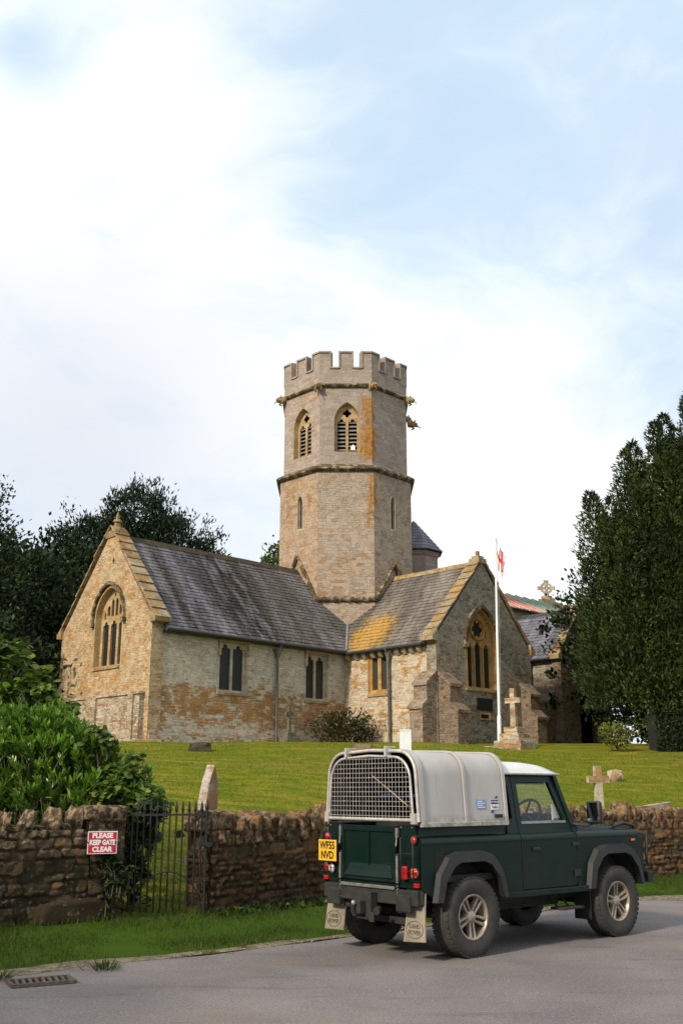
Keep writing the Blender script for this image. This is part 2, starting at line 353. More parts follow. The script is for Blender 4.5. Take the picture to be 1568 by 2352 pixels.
def slate(name, base, lich, stain=.6, orange=None, patch=None):
    m,g,b=newmat(name); uv=g.uv(); r=g.attr()
    col=g.mix(r[0],tuple(x*.85 for x in base),tuple(x*1.18 for x in base))
    col=g.mix(g.m('MULTIPLY',g.ss(r[1],.8,.95),.6),col,(.26,.20,.21))
    st=g.noise(g.mapp(uv,(1.15,.22,1)),1.5,5,.65)
    st2=g.noise(g.mapp(uv,(2.6,.55,1),rot=(0,0,.25)),1.6,5,.7)
    sm=g.m('MULTIPLY',g.ss(st,.44,.55),g.ss(st2,.36,.60))
    col=g.mix(g.m('MULTIPLY',sm,stain),col,(.030,.028,.026))
    bs=g.m('MULTIPLY',g.ss(g.noise(g.mapp(uv,(.42,.12,1),loc=(3.1,1,0)),1.6,4,.6),.42,.54),g.ss(g.noise(g.mapp(uv,(1,.3,1)),4.5,6,.75),.30,.52))
    col=g.mix(g.m('MULTIPLY',bs,stain*.95),col,(.022,.020,.018))
    if patch:   # algae-blackened run below the ridge, moss towards the tower end
        yy=g.sep(g.ob())[1]; q=g.m('DIVIDE',g.m('ADD',yy,patch[0]),patch[1]); ga_=g.m('POWER',2.718,g.m('MULTIPLY',g.m('MULTIPLY',q,q),-1.0))
        k=g.m('MULTIPLY',ga_,g.ss(g.noise(g.mapp(uv,(1.3,.28,1),rot=(0,0,.2)),1.8,6,.7),.40,.56))
        col=g.mix(g.m('MULTIPLY',k,.92),col,(.020,.018,.017))
        q=g.m('DIVIDE',g.m('ADD',yy,11.7),.28); k=g.m('MULTIPLY',g.m('POWER',2.718,g.m('MULTIPLY',g.m('MULTIPLY',q,q),-1.0)),g.ss(g.noise(g.mapp(uv,(1.3,.5,1)),3,6,.7),.40,.5))
        col=g.mix(g.m('MULTIPLY',k,.8),col,(.024,.02,.018))
        k=g.m('MULTIPLY',g.ss(yy,-9,-5.5),g.ss(g.noise(uv,7,7,.8),.46,.58)); col=g.mix(g.m('MULTIPLY',k,.85),col,g.mix(g.noise(uv,3,3),(.045,.038,.02),(.20,.17,.11)))
    gm=g.m('MULTIPLY',g.ss(g.noise(uv,.7,3),.42,.62),g.ss(g.noise(uv,9,6,.75),.5,.62))
    col=g.mix(g.m('MULTIPLY',gm,.75),col,lich)
    col=g.mix(g.m('MULTIPLY',g.ss(g.noise(uv,5,5,.7),.64,.70),.7),col,(.34,.34,.31))
    if orange:
        d=g.vm('DISTANCE',g.mapp(g.ob(),(1,1,.8)),(orange[0],orange[1],orange[2]*.8))
        k=g.m('ADD',d,g.m('MULTIPLY',g.m('SUBTRACT',g.noise(uv,2.0,6,.7),.5),3.2))
        k=g.m('MULTIPLY',g.m('SUBTRACT',1.0,g.ss(k,.6,1.7)),g.ss(g.noise(uv,6,5,.75),.36,.55))
        col=g.mix(g.m('MULTIPLY',k,.95),col,(.46,.25,.03))
        k2=g.m('MULTIPLY',g.ss(g.noise(uv,3.3,6,.7),.56,.66),g.ss(g.noise(uv,.8,2),.45,.6))
        col=g.mix(g.m('MULTIPLY',k2,.6),col,(.36,.23,.07))
    g.put(b.inputs['Base Color'],col)
    b.inputs['Roughness'].default_value=.8; b.inputs['Specular IOR Level'].default_value=.10
    g.put(b.inputs['Normal'],g.bump(g.noise(uv,22,5,.7),.35,.015)); return m
M['slate']=slate('blue grey slate',(.19,.18,.20),(.15,.125,.075),.55,patch=(8.2,2.3))
M['slate_brown']=slate('lichened brown slate',(.195,.170,.145),(.17,.135,.07),.5,orange=(4.3,-3.0,8.4))
M['slate_pale']=slate('pale blue slate',(.20,.205,.245),(.15,.14,.11),.3)
def glassmat(name='dark leaded glass', lead=9.0, c=(.012,.014,.014)):
    m,g,b=newmat(name); uv=g.uv(); 
    br=g.mapp(uv,(lead,lead,1),rot=(0,0,R(45))); s=g.sep(br)
    fx=g.m('ABSOLUTE',g.m('SUBTRACT',g.m('FRACT',s[0]),.5)); fy=g.m('ABSOLUTE',g.m('SUBTRACT',g.m('FRACT',s[1]),.5))
    e=g.ss(g.m('MAXIMUM',fx,fy),.42,.46)
    g.put(b.inputs['Base Color'],g.mix(e,c,tuple(x*2.2 for x in c))); 
    b.inputs['Roughness'].default_value=.35; b.inputs['Specular IOR Level'].default_value=.4
    g.put(b.inputs['Normal'],g.bump(g.noise(uv,6,2),.4,.02)); return m
M['glass']=glassmat()
M['louvre']=pbr('grey slate louvre',(.24,.21,.18),.85,var=.4)
M['void']=pbr('dark interior',(.010,.009,.008),.95)
M['castiron']=pbr('grey painted cast iron',(.13,.125,.12),.5,var=.3)
M['gutter']=pbr('dark gutter',(.035,.035,.033),.5,var=.3)
M['lead']=pbr('lead flashing',(.20,.20,.20),.55,var=.3)
M['red_sheet']=pbr('faded red roof sheeting',(.62,.055,.075),.55,var=.25,vscale=2)
M['green_sheet']=pbr('faded green roof sheeting',(.04,.33,.235),.55,var=.25,vscale=2)
M['seam']=pbr('pale roof batten',(.45,.36,.27),.7,var=.3)
M['white']=pbr('white gloss paint',(.78,.78,.76),.3,var=.06,coat=.3)
M['bronze']=pbr('dark slate tablet',(.02,.022,.02),.3)
M['plinth']=stone('plinth masonry',(.40,.33,.24),(.38,.2,.08),(.15,.115,.075),(.52,.46,.37),su=4,sv=8,d_amt=.6,lichen=.6,warm=(.5,.42,.32))

# ------------------------------------------------------------------ terrain
def interp(x, pts):
    if x<=pts[0][0]: return pts[0][1]
    for (a,b),(c,d) in zip(pts,pts[1:]):
        if x<=c: return b+(d-b)*(x-a)/(c-a)
    return pts[-1][1]
EDGE=[(-30,-14),(-8,5.9),(-6,7.4),(-3.02,9.85),(-2.44,10.3),(-1.35,10.95),(-.78,11.5),(-.22,12.0),(1.5,13.6),(3,15.1),(4.7,16.55),(6,16.9),(9,17.6),(14,18.6),(40,22)]
WALL=[(-30,-11),(-8,7.6),(-3.54,11.5),(-2.45,12.45),(-1.6,12.95),(-.4,14.4),(2,16.3),(5.15,18.4),(9,20.4),(14,22),(40,28)]
def edgeY(x): return interp(x,EDGE)
def wallY(x): return interp(x,WALL)
def smooth(t): t=max(0,min(1,t)); return t*t*(3-2*t)
def ground(x,y):
    e=edgeY(x)+.06*noise.noise(Vector((x*1.3,0,5))); w=wallY(x)
    if y<e-.25: return -.06
    if y<e: return -.06+.07*(1-(e-y)/.25)
    if y<w: return .01+.15*smooth((y-e)/max(.3,(w-e)))+.02*noise.noise(Vector((x*1.5,y*1.5,0)))
    zc=3.22-.36*smooth((x-2)/6); yc=36
    base=.16
    if y<yc: 
        t=(y-w)/(yc-w); z=base+(zc-base)*(t*.93+.07*smooth(t))
    elif y<44: z=zc+(3.5-zc)*smooth((y-yc)/8)*1.0
    else: z=3.5
    far=math.hypot(x,y)
    if far>75: z+=.0*(far-75)
    return z+.05*noise.noise(Vector((x*.35,y*.35,2)))*smooth((y-w)/3)*(1-smooth((y-36)/3))+.012*noise.noise(Vector((x*2,y*2,0)))
xs=np.unique(np.concatenate([np.array([-1500,-600,-250,-120,-60,-35,-22]),np.arange(-14,18.01,.25),np.array([22,30,45,80,160,400,1000,1800])]))
ys=np.unique(np.concatenate([np.array([-1000,-300,-80,-20,-5,0,3]),np.arange(5,22,.2),np.arange(22,46.1,.4),np.array([50,60,80,120,250,600,1200,2500])]))
V=np.array([(x,y,ground(x,y)) for y in ys for x in xs]); nx=len(xs); ny=len(ys)
idx=np.arange(nx*ny).reshape(ny,nx)
F=np.stack([idx[:-1,:-1],idx[:-1,1:],idx[1:,1:],idx[1:,:-1]],-1).reshape(-1,4)
def grassmat():
    m,g,b=newmat('mown grass'); p=g.pos()
    n=g.noise(p,.35,4,.6); n2=g.noise(g.mapp(p,(1,2.2,1)),1.3,5,.65); n3=g.noise(p,14,5,.7)
    c=g.mix(g.ss(n2,.35,.68),(.100,.135,.006),(.215,.205,.010))
    c=g.mix(g.m('MULTIPLY',g.ss(n,.48,.68),.6),c,(.20,.165,.022))
    c=g.mix(g.m('MULTIPLY',g.ss(n3,.42,.66),.6),c,(.055,.085,.008))
    s=g.sep(p)
    c=g.mix(g.m('MULTIPLY',g.m('MULTIPLY',g.ss(s[0],7,13),g.ss(g.noise(p,1.1,5,.7),.42,.6)),.6),c,(.19,.11,.035))
    ys=g.m('MULTIPLY',g.ss(g.noise(g.mapp(p,(.5,2.6,1)),1.1,5,.6),.52,.64),.65); c=g.mix(ys,c,(.27,.22,.03))
    c=g.mix(g.attr()[0],c,g.mix(n2,(.035,.075,.006),(.06,.10,.010)))  # verge tinted darker, its shade put into the colour
    g.put(b.inputs['Base Color'],c); b.inputs['Roughness'].default_value=.9; b.inputs['Specular IOR Level'].default_value=.06
    g.put(b.inputs['Normal'],g.bump(g.m('ADD',n3,g.noise(p,60,3,.7)),.7,.04)); return m
M['grass']=grassmat()
VG=np.zeros((len(V),3)); VG[:,0]=[1.0-smooth((y-wallY(x)+.1)/.5) if y<wallY(x)+1 else 0.0 for x,y,_ in V]  # mask of the verge strip that gets the painted shade tint
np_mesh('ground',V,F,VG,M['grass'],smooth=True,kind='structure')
# road: a sheet that follows the ragged edge
def roadmat():
    m,g,b=newmat('worn tarmac'); p=g.pos()
    n=g.noise(p,.8,5,.6); f=g.noise(p,130,3,.8); v=g.vor(p,75).outputs['Distance']
    c=g.mix(g.ss(n,.3,.7),(.150,.130,.126),(.215,.187,.178))
    c=g.mix(g.m('MULTIPLY',g.ss(g.noise(p,34,4,.85),.53,.64),.65),c,(.34,.30,.28)); c=g.mix(g.m('MULTIPLY',g.ss(g.noise(g.vm('ADD',p,(3,1,0)),42,4,.85),.51,.63),.7),c,(.065,.055,.052))
    c=g.mix(g.m('MULTIPLY',g.ss(g.noise(g.mapp(p,(1,1,1),rot=(0,0,R(-42))),.7,5,.6),.52,.72),.45),c,(.20,.155,.115)); c=g.mix(g.m('MULTIPLY',g.ss(g.noise(g.mapp(p,(.5,2.4,1),rot=(0,0,R(-42))),1.3,5,.65),.55,.68),.4),c,(.09,.078,.075))
    cr=g.vor(g.vm('ADD',p,g.vm('MULTIPLY',g.noise(p,3,4,col=True),(.3,.3,0))),.55,'DISTANCE_TO_EDGE').outputs[0]
    g.put(b.inputs['Base Color'],c); b.inputs['Roughness'].default_value=.85; b.inputs['Specular IOR Level'].default_value=.3
    g.put(b.inputs['Normal'],g.bump(g.m('ADD',v,g.m('MULTIPLY',f,.6)),.8,.006)); return m
M['road']=roadmat()
rx=np.concatenate([[-30],np.arange(-9,14,.12),[20,40]])
vs=[];fs=[]
for i,x in enumerate(rx):
    e=edgeY(x)+.05*noise.noise(Vector((x*2.1,0,0)))+.03*noise.noise(Vector((x*9,0,0)))-.03
    vs+= [(x,-30,0),(x,2,0),(x,e-1,.0),(x,e-.12,.004),(x,e,-.012)]
for i in range(len(rx)-1):
    for j in range(4): a=i*5+j; fs.append((a,a+5,a+6,a+1))
mb=MB(); mb.add(vs,fs,.5); mb.build('road',M['road'],kind='structure',uv=False)
# gravelly earth margin along the road edge
def dirt():
    m,g,b=newmat('gritty earth'); p=g.pos(); n=g.noise(p,9,6,.75)
    c=g.mix(g.ss(n,.35,.65),(.055,.045,.022),(.24,.19,.12)); c=g.mix(g.ss(g.noise(p,60,4,.8),.6,.68),c,(.34,.28,.2))
    g.put(b.inputs['Base Color'],c); b.inputs['Roughness'].default_value=.95; g.put(b.inputs['Normal'],g.bump(g.noise(p,50,4),.9,.02)); return m
M['dirt']=dirt()
vs=[];fs=[]; xx=np.arange(-9,14,.1)
for x in xx:
    e=edgeY(x); a=.10+.09*noise.noise(Vector((x*1.9,3,0)))+(.5*math.exp(-((x-5.3)/.7)**2))+.35*math.exp(-((x+2.7)/.5)**2)*.6; bb=.07+.04*noise.noise(Vector((x*3,8,0)))
    vs+=[(x,e-a,.006),(x,e-.03,.016),(x,e+bb,ground(x,e+bb)+.008)]
for i in range(len(xx)-1):
    for j in range(2): a=i*3+j; fs.append((a,a+3,a+4,a+1))
mb=MB(); mb.add(vs,fs,.5,True); mb.build('road_margin',M['dirt'],kind='structure',uv=False)

# ------------------------------------------------------------------ church (local x = front-right, local y = back-right)
church=empty('church',(.2,49.8,0),R(-45),label='old stone church with octagonal battlemented tower and slate roofs',cat='church')
# wall frames: (u,v,depth) -> church space
fX=lambda X:(lambda u,v,w:(X-w,u,v))          # faces +x ; u along +y
fY=lambda Y:(lambda u,v,w:(u,Y+w,v))          # faces -y ; u along +x
def wall(name,fr,outer,holes,mat,d=.5): 
    mb=MB(); mb.plate(fr,outer,holes,d=d); return mb.build(name,mat,church)
ZB=3.0
# openings (outer)
W1=rect(-10.26,-8.88,5.36,7.30); W2=rect(-5.62,-4.38,5.32,7.24)
GL=arch(.25,6.30,8.25,9.42,.95,10); GR=arch(-.27,5.78,7.72,9.12,.99,10)
W3=rect(4.66,5.80,5.60,7.38)
vent=[(.32,10.28),(.40,10.48),(.32,10.68),(.24,10.48)]
wall('chancel_wall',fX(3.2),[(-13.0,ZB),(-3.05,ZB),(-3.05,7.78),(-13.0,7.78)],[W1,W2],M['wall_cream'])
wall('chancel_gable_wall',fY(-13.5),[(-3.25,ZB),(3.22,ZB),(3.22,7.85),(0.1,11.78),(-3.25,7.85)],[GL,vent],M['wall_gable'],.55)
mb=MB(); mb.box(-3.2,-2.7,-13,-3,ZB,7.7); mb.build('chancel_back_wall',M['wall_cream'],church)
# gable quoin return so that the side wall reads as one face
mb=MB(); mb.box(2.9,3.2,-13.49,-13.0,ZB,7.78); mb.build('corner_masonry',M['wall_cream'],church)
wall('transept_wall',fY(-3.28),[(2.95,ZB),(7.92,ZB),(7.92,7.62),(2.95,7.62)],[W3],M['wall_transept'])
wall('transept_gable_wall',fX(8.43),[(-3.3,ZB),(3.28,ZB),(3.28,7.7),(-.05,11.28),(-3.3,7.7)],[GR],M['wall_south'],.5)
mb=MB(); mb.box(3,7.93,2.8,3.28,ZB,7.6); mb.build('transept_back_wall',M['wall_transept'],church)
# plinth of the left gable
mb=MB(); mb.box(-3.2,2.95,-13.72,-13.5,ZB,5.05); mb.box(-3.25,3.0,-13.78,-13.5,5.05,5.14)
mb.box(2.3,2.62,-13.80,-13.72,ZB,5.05); mb.box(-.6,.1,-13.80,-13.72,ZB,5.05); mb.build('plinth',M['plinth'],church)
mb=MB(); mb.box(3.2,3.27,-13.45,-3.3,ZB,3.75); mb.build('plinth',M['wall_cream'],church)

def slates(name,A,B,C,D,rows,mat,wd=.32,parent=church,lift=.03):
    """roof slope; A,B eave ends, D,C ridge ends (A-D and B-C are the sloping edges)"""
    A,B,C,D=map(Vector,(A,B,C,D)); n=(B-A).cross(D-A).normalized()
    if n.z<0: n=-n
    mb=MB(); rr=random.Random(len(name)+int(A.x*10))
    for i in range(rows):
        t0=i/rows; t1=(i+1.15)/rows if i<rows-1 else 1.0
        L=A.lerp(D,t0); Rr=B.lerp(C,t0); LL=A.lerp(D,min(1,t1)); RR=B.lerp(C,min(1,t1)); ln=(Rr-L).length
        m=max(1,round(ln/wd)); cuts=[0]+[min(1,max(0,(k+(.5 if i%2 else 0))/m)) for k in range(1,m+(0 if i%2 else 0))]+[1]
        cuts=sorted(set(round(q,5) for q in cuts))
        for a,b in zip(cuts,cuts[1:]):
            lf=lift*(1+.5*rr.random()); dn=rr.uniform(-.016,.012)
            sl=(LL-L).normalized()*dn
            if rr.random()<.012: sl=(LL-L).normalized()*-.05; 
            g_=.003/max(ln,.1)
            p0=L.lerp(Rr,a+g_)+n*lf+sl; p1=L.lerp(Rr,b-g_)+n*lf*(.9+.2*rr.random())+sl; p2=LL.lerp(RR,b-g_)+n*.006; p3=LL.lerp(RR,a+g_)+n*.006
            q0=L.lerp(Rr,a+g_)+sl; q1=L.lerp(Rr,b-g_)+sl
            mb.add([p0,p1,p2,p3,q0,q1],[(0,1,2,3),(4,5,1,0)],(rr.random(),rr.random(),rr.random()))
    # boarding below
    d=n*-.06
    mb.hexa([A+d,B+d,C+d,D+d,A,B,C,D],.4)
    # fix winding so faces look up
    o=mb.build(name,mat,parent,uvn=n)
    return o
RL=11.62; RR_=11.28
k1=(RL-7.48)/3.55; k2=(RR_-7.42)/3.55
zc_=7.48; vx=(RL-RR_)/k1
slates('roof',(3.55,-13.0,7.48),(3.55,-3.50,7.48),(vx,0,RR_),(vx,-13.0,RR_),24,M['slate'])
mb=MB(); 
slates('roof',(vx,-13.0,RR_),(vx,0,RR_),(0,0,RL),(0,-13,RL),2,M['slate'])
slates('roof',(-3.55,-1,7.48),(-3.55,-13,7.48),(0,-13,RL),(0,-1,RL),26,M['slate'])
slates('roof',(3.50,-3.55,7.42),(7.98,-3.55,7.42),(7.98,0,RR_),(vx,0,RR_),23,M['slate_brown'])
slates('roof',(7.98,3.55,7.42),(1,3.55,7.42),(1,0,RR_),(7.98,0,RR_),23,M['slate_brown'])
# lead valley between the two roofs
mb=MB(); a=Vector((3.56,-3.54,7.50)); b=Vector((vx,0,RR_+.03)); dd=Vector((.10,.12,0))
mb.add([a+Vector((-.16,-.0,.02)),a+Vector((0,0,.0)),b,b+Vector((-.16,0,.02))],[(0,1,2,3)]); mb.add([a,a+Vector((.0,.16,.02)),b+Vector((0,.16,.02)),b],[(0,1,2,3)])
mb.tube([a+Vector((0,0,.03)),b+Vector((0,0,.03))],.06,6); mb.build('valley_flashing',M['lead'],church)
# ridge tiles
def ridge(pts,mat,w=.16):
    mb=MB(); a,b=map(Vector,pts); L=(b-a).length; n=int(L/.45); d=(b-a)/n; s=d.cross(Vector((0,0,1))).normalized()*w
    for i in range(n):
        p=a+d*i+d*.02; q=a+d*(i+1)-d*.02; dz=Vector((0,0,.015*random.random()))
        mb.add([p-s-Vector((0,0,.15)),p+Vector((0,0,.07))+dz,p+s-Vector((0,0,.15)),q-s-Vector((0,0,.15)),q+Vector((0,0,.07))+dz,q+s-Vector((0,0,.15))],[(0,1,4,3),(1,2,5,4),(0,2,1),(3,4,5)])
    return mb.build('ridge_tiles',mat,church)
ridge([(0,-13,RL+.03),(0,-3.1,RL+.03)],M['moss']); ridge([(3.1,0,RR_+.03),(8.0,0,RR_+.03)],M['coping'])
# gable copings: overlapping flat stones
def coping(fr,slopes,t0,t1,mat,n=11,th=.16,name='coping'):
    mb=MB()
    for (u0,z0,u1,z1) in slopes:
        a=Vector((u0,z0)); b=Vector((u1,z1)); d=b-a; nn=Vector((-d.y,d.x)).normalized()
        if nn.y<0: nn=-nn
        rr=random.Random(3)
        for i in range(n):
            p=a+d*(i/n)-d.normalized()*.10; q=a+d*((i+1)/n); l=.03+rr.random()*.03; j=rr.uniform(-.03,.03)
            A=[p,q,q+nn*(.03),p+nn*(.05+l)]; h=[]
            lo=[fr(A[0].x,A[0].y,t0+j),fr(A[1].x,A[1].y,t0+j),fr(A[1].x,A[1].y,t1),fr(A[0].x,A[0].y,t1)]
            hi=[fr(A[3].x,A[3].y,t0+j),fr(A[2].x,A[2].y,t0+j),fr(A[2].x,A[2].y,t1),fr(A[3].x,A[3].y,t1)]
            mb.hexa(lo+hi,rr.random())
        # kneeler stone at the foot
        s=1 if u0>u1 else -1
        k=[(u0-s*.22,z0-.24),(u0+s*.10,z0-.20),(u0+s*.12,z0-.02),(u0-s*.22,z0+.24)]
        mb.plate(lambda u,v,w:fr(u,v,t0-.02+w),k if s>0 else k[::-1],d=t1-t0+.03)
    return mb.build(name,mat,church,bevel=.01)
coping(fY(-13.5),[(3.42,7.92,.0,12.0),(-3.42,7.92,0.0,12.0)],-.08,.62,M['coping'])
coping(fX(8.43),[(-3.48,7.72,-.02,11.48),(3.48,7.72,-.02,11.48)],-.07,.58,M['coping'])
# finials
mb=MB(); mb.M=Matrix.Translation((.05,-13.25,11.85)); mb.lathe([(.30,-.25),(.24,.05),(.16,.12),(.13,.28),(.2,.33),(.17,.42),(.07,.46),(.06,.6),(.03,.72),(0.0,.8)],8,smooth=False); mb.box(-.06,.1,-.05,.05,.5,.62)
mb.box(-.35,.35,-.3,.3,-.35,-.08); mb.build('finial',M['coping'],church)
mb=MB(); mb.M=Matrix.Translation((8.2,-.02,11.45)); mb.box(-.28,.28,-.28,.28,-.25,.0); mb.box(-.2,.2,-.2,.2,.0,.12); mb.box(-.07,.07,-.07,.07,.12,.36); mb.build('finial',M['coping'],church,bevel=.02)
# eaves gutters and downpipes
mb=MB(); mb.tube([(3.60,-13.1,7.46),(3.60,-3.55,7.44)],.075,8); mb.box(3.2,3.52,-13.0,-3.3,7.36,7.44); mb.build('gutter',M['gutter'],church)
mb=MB(); mb.tube([(3.55,-3.60,7.38),(7.95,-3.60,7.40)],.075,8); mb.box(3.3,7.95,-3.5,-3.28,7.32,7.38); mb.build('gutter',M['gutter'],church)
def downpipe(x,y,dx,dy,z1,z0,hop=.2):
    mb=MB(); px,py=x+dx*.14,y+dy*.14
    mb.tube([(x+dx*.38,y+dy*.38,z1+.02),(x+dx*.3,y+dy*.3,z1-.12),(px,py,z1-.26),(px,py,z0)],.055,8)
    for z in np.arange(z0+.9,z1-.5,1.35): mb.tube([(px,py,z),(px,py,z+.09)],.078,8)
    h=hop/2; mb.hexa([(px-h*.5,py-h*.5,z1-.52),(px+h*.5,py-h*.5,z1-.52),(px+h*.5,py+h*.5,z1-.52),(px-h*.5,py+h*.5,z1-.52),(px-h,py-h,z1-.22),(px+h,py-h,z1-.22),(px+h,py+h,z1-.22),(px-h,py+h,z1-.22)])
    mb.box(px-h*1.15,px+h*1.15,py-h*1.15,py+h*1.15,z1-.22,z1-.17)
    return mb.build('downpipe',M['castiron'],church)
downpipe(3.2,-7.34,1,0,7.42,3.4,.26); downpipe(5.93,-3.28,0,-1,7.4,3.4,.2)
# corbels below the transept eaves
for x in [3.5,4.0,4.5,5.0,5.45,5.95,6.4,6.8,7.2,7.6]:
    mb=MB(); mb.plate(lambda u,v,w,x=x:(x-.09+w,-3.28-u,v),[(0,7.08),(.08,7.10),(.2,7.22),(.22,7.33),(0,7.33)],d=.19); mb.build('corbel',M['dress'],church,bevel=.01)

# windows --------------------------------------------------------------
def window(fr,opening,lights,frame,depth=.22,thick=.12,hood=None,sill=None,label_=None,glass=None,reveal=True,extra=None,name='window'):
    mb=MB(); mb.plate(lambda u,v,w:fr(u,v,w+depth),opening,lights,d=thick)
    if reveal: # dressed jambs lining the opening, 3 mm proud, with a splay
        n=len(opening)
        cx=sum(p[0] for p in opening)/n; cz=sum(p[1] for p in opening)/n
        vs=[fr(a,b,-.004) for a,b in opening]+[fr(cx+(a-cx)*.97,cz+(b-cz)*.985,depth) for a,b in opening]
        mb.add(vs,[(i,(i+1)%n,(i+1)%n+n,i+n) for i in range(n)])
        # flush dressed ring around
        ow=[(cx+(a-cx)*(1.13),cz+(b-cz)*(1.07)) for a,b in opening]
        mb.plate(lambda u,v,w:fr(u,v,w-.012),ow,[opening],d=.01,back=False)
    if extra: extra(mb)
    w=mb.build(name,frame,church)
    gm=MB(); xs_=[p[0] for p in opening]; zs_=[p[1] for p in opening]
    gm.plate(lambda u,v,w:fr(u,v,w+depth+thick*.6),opening,d=.02,edges=False); gm.build('glass',glass or M['glass'],w)
    if hood:
        hm=MB(); hm.plate(lambda u,v,w:fr(u,v,w-.13),hood[0],[hood[1]] if len(hood)>1 and hood[1] else [],d=.13); 
        if len(hood)>2: hood[2](hm)
        hm.build('hood_mould',M['dress'] if depth<.15 else M['string'],w,bevel=.012)
    if sill:
        sm=MB(); u0,u1,zz=sill; sm.hexa([fr(u0,zz-.14,-.06),fr(u1,zz-.14,-.06),fr(u1,zz-.14,.3),fr(u0,zz-.14,.3),fr(u0,zz-.04,-.06),fr(u1,zz-.04,-.06),fr(u1,zz+.04,.3),fr(u0,zz+.04,.3)])
        sm.build('sill',M['coping'],w)
    return w
for (a,b,z0,z1) in [(-10.26,-8.88,5.36,7.30),(-5.62,-4.38,5.32,7.24)]:
    c=(a+b)/2; hw=(b-a)/2
    l=[arch(c-hw*.47,z0+.07,z1-.36,z1-.08,hw*.385,8,.42),arch(c+hw*.47,z0+.07,z1-.36,z1-.08,hw*.385,8,.42)]
    def hd(hm,a=a,b=b,z1=z1): hm.box(3.2,3.31,a-.10,b+.10,z1+.04,z1+.12)
    window(fX(3.2),rect(a,b,z0,z1),l,M['dress'],depth=.10,sill=(a-.08,b+.08,z0),hood=([(a-.08,z1+.12),(a-.08,z1-.55),(a-.01,z1-.55),(a-.01,z1+.04),(b+.01,z1+.04),(b+.01,z1-.5),(b+.08,z1-.5),(b+.08,z1+.12)][::-1],None))
# transept lancet pair in golden stone
l=[arch(5.23-.26,5.74,7.02,7.28,.165,8),arch(5.23+.26,5.74,7.02,7.28,.165,8)]
w3=window(fY(-3.28),W3,l,M['ham'],depth=.05,thick=.2,sill=(4.60,5.86,5.6),reveal=True,glass=glassmat('lattice glass',11,(.03,.035,.035)))
# left gable three-light window
def gl_tr():
    c=.25; L=[]
    for dx in (-.56,0,.56): L.append(arch(c+dx,6.36,7.86,8.12,.205,7,.30))
    for dx,zt in ((-.42,8.75),(-.14,9.0),(.14,9.0),(.42,8.75)): L.append(arch(c+dx,8.28+abs(dx)*.15,zt-.14,zt,.095,5))
    L.append(arch(c,9.10,9.16,9.26,.06,4))
    L.append(arch(c-.66,8.22,8.4,8.52,.055,4)); L.append(arch(c+.66,8.22,8.4,8.52,.055,4))
    return L
ho=arch(.25,8.0,8.25,9.66,1.16,12)[2:]; hi=arch(.25,8.0,8.25,9.54,1.05,12)[2:]
hoodp=[(.25+1.16,8.05)]+ho+[(.25-1.16,8.05),(.25-1.05,8.05)]+hi[::-1]+[(.25+1.05,8.05)]
window(fY(-13.5),GL,gl_tr(),M['goldpale'],depth=.24,thick=.14,sill=(-.72,1.22,6.3),hood=(hoodp,None,lambda hm:(hm.box(1.28,1.46,-13.66,-13.5,7.92,8.1),hm.box(-.96,-.78,-13.66,-13.5,7.92,8.1))))
# transept gable window with rose
c=-.27
GRL=[arch(c-.60,5.84,7.36,7.72,.21,8,.22),arch(c,5.84,7.45,7.80,.225,8,.22),arch(c+.60,5.84,7.36,7.72,.21,8,.22),foil(c,8.30,.40,6,48,.36),
     [(c-.36,7.86),(c-.16,7.84),(c-.30,7.98),(c-.46,8.08)],[(c+.36,7.86),(c+.46,8.08),(c+.30,7.98),(c+.16,7.84)],[(c-.62,7.86),(c-.5,8.1),(c-.46,8.42),(c-.62,8.2)],[(c+.62,7.86),(c+.62,8.2),(c+.46,8.42),(c+.5,8.1)]]
ho=arch(c,7.4,7.72,9.34,1.20,12)[2:]; hi=arch(c,7.4,7.72,9.2,1.07,12)[2:]
hoodp=[(c+1.20,7.55)]+ho+[(c-1.20,7.55),(c-1.07,7.55)]+hi[::-1]+[(c+1.07,7.55)]
def rose(mb):
    for k,r in ((0,.46),):
        pts=[(8.43-.17,c+r*math.cos(t),8.30+r*math.sin(t)) for t in np.linspace(0,2*math.pi,25)[:-1]]
        mb.tube(pts,.035,6,closed=True)
    for dx in (-.30,.30): mb.tube([(8.43-.17,c+dx,5.8),(8.43-.17,c+dx,7.55)],.035,6)
window(fX(8.43),GR,GRL,M['ham'],depth=.2,thick=.14,sill=(c-1.15,c+1.15,5.78),extra=rose,hood=(hoodp,None,lambda hm:(hm.box(8.43,8.6,c-1.26,c-1.04,7.4,7.6),hm.box(8.43,8.6,c+1.04,c+1.26,7.4,7.6))))
# small vent loop
mb=MB(); mb.plate(lambda u,v,w:fY(-13.5)(u,v,w+.2),[(.15,10.2),(.5,10.2),(.5,10.75),(.15,10.75)],d=.05); mb.build('vent_loop',M['void'],church)
# memorial tablets
mb=MB(); mb.plate(lambda u,v,w:fX(8.43)(u,v,w-.05),rect(-.74,.30,4.86,5.36),d=.05); t=mb.build('tablet',M['bronze'],church,bevel=.01)
mb=MB(); mb.plate(lambda u,v,w:fX(8.43)(u,v,w-.07),rect(-.66,.12,4.46,4.76),[rect(-.56,.02,4.53,4.69)],d=.07); t=mb.build('tablet',M['ham'],church)
mb=MB(); mb.plate(lambda u,v,w:fX(8.43)(u,v,w-.02),rect(-.56,.02,4.53,4.69),d=.02); mb.build('inscription_panel',M['bronze'],t)

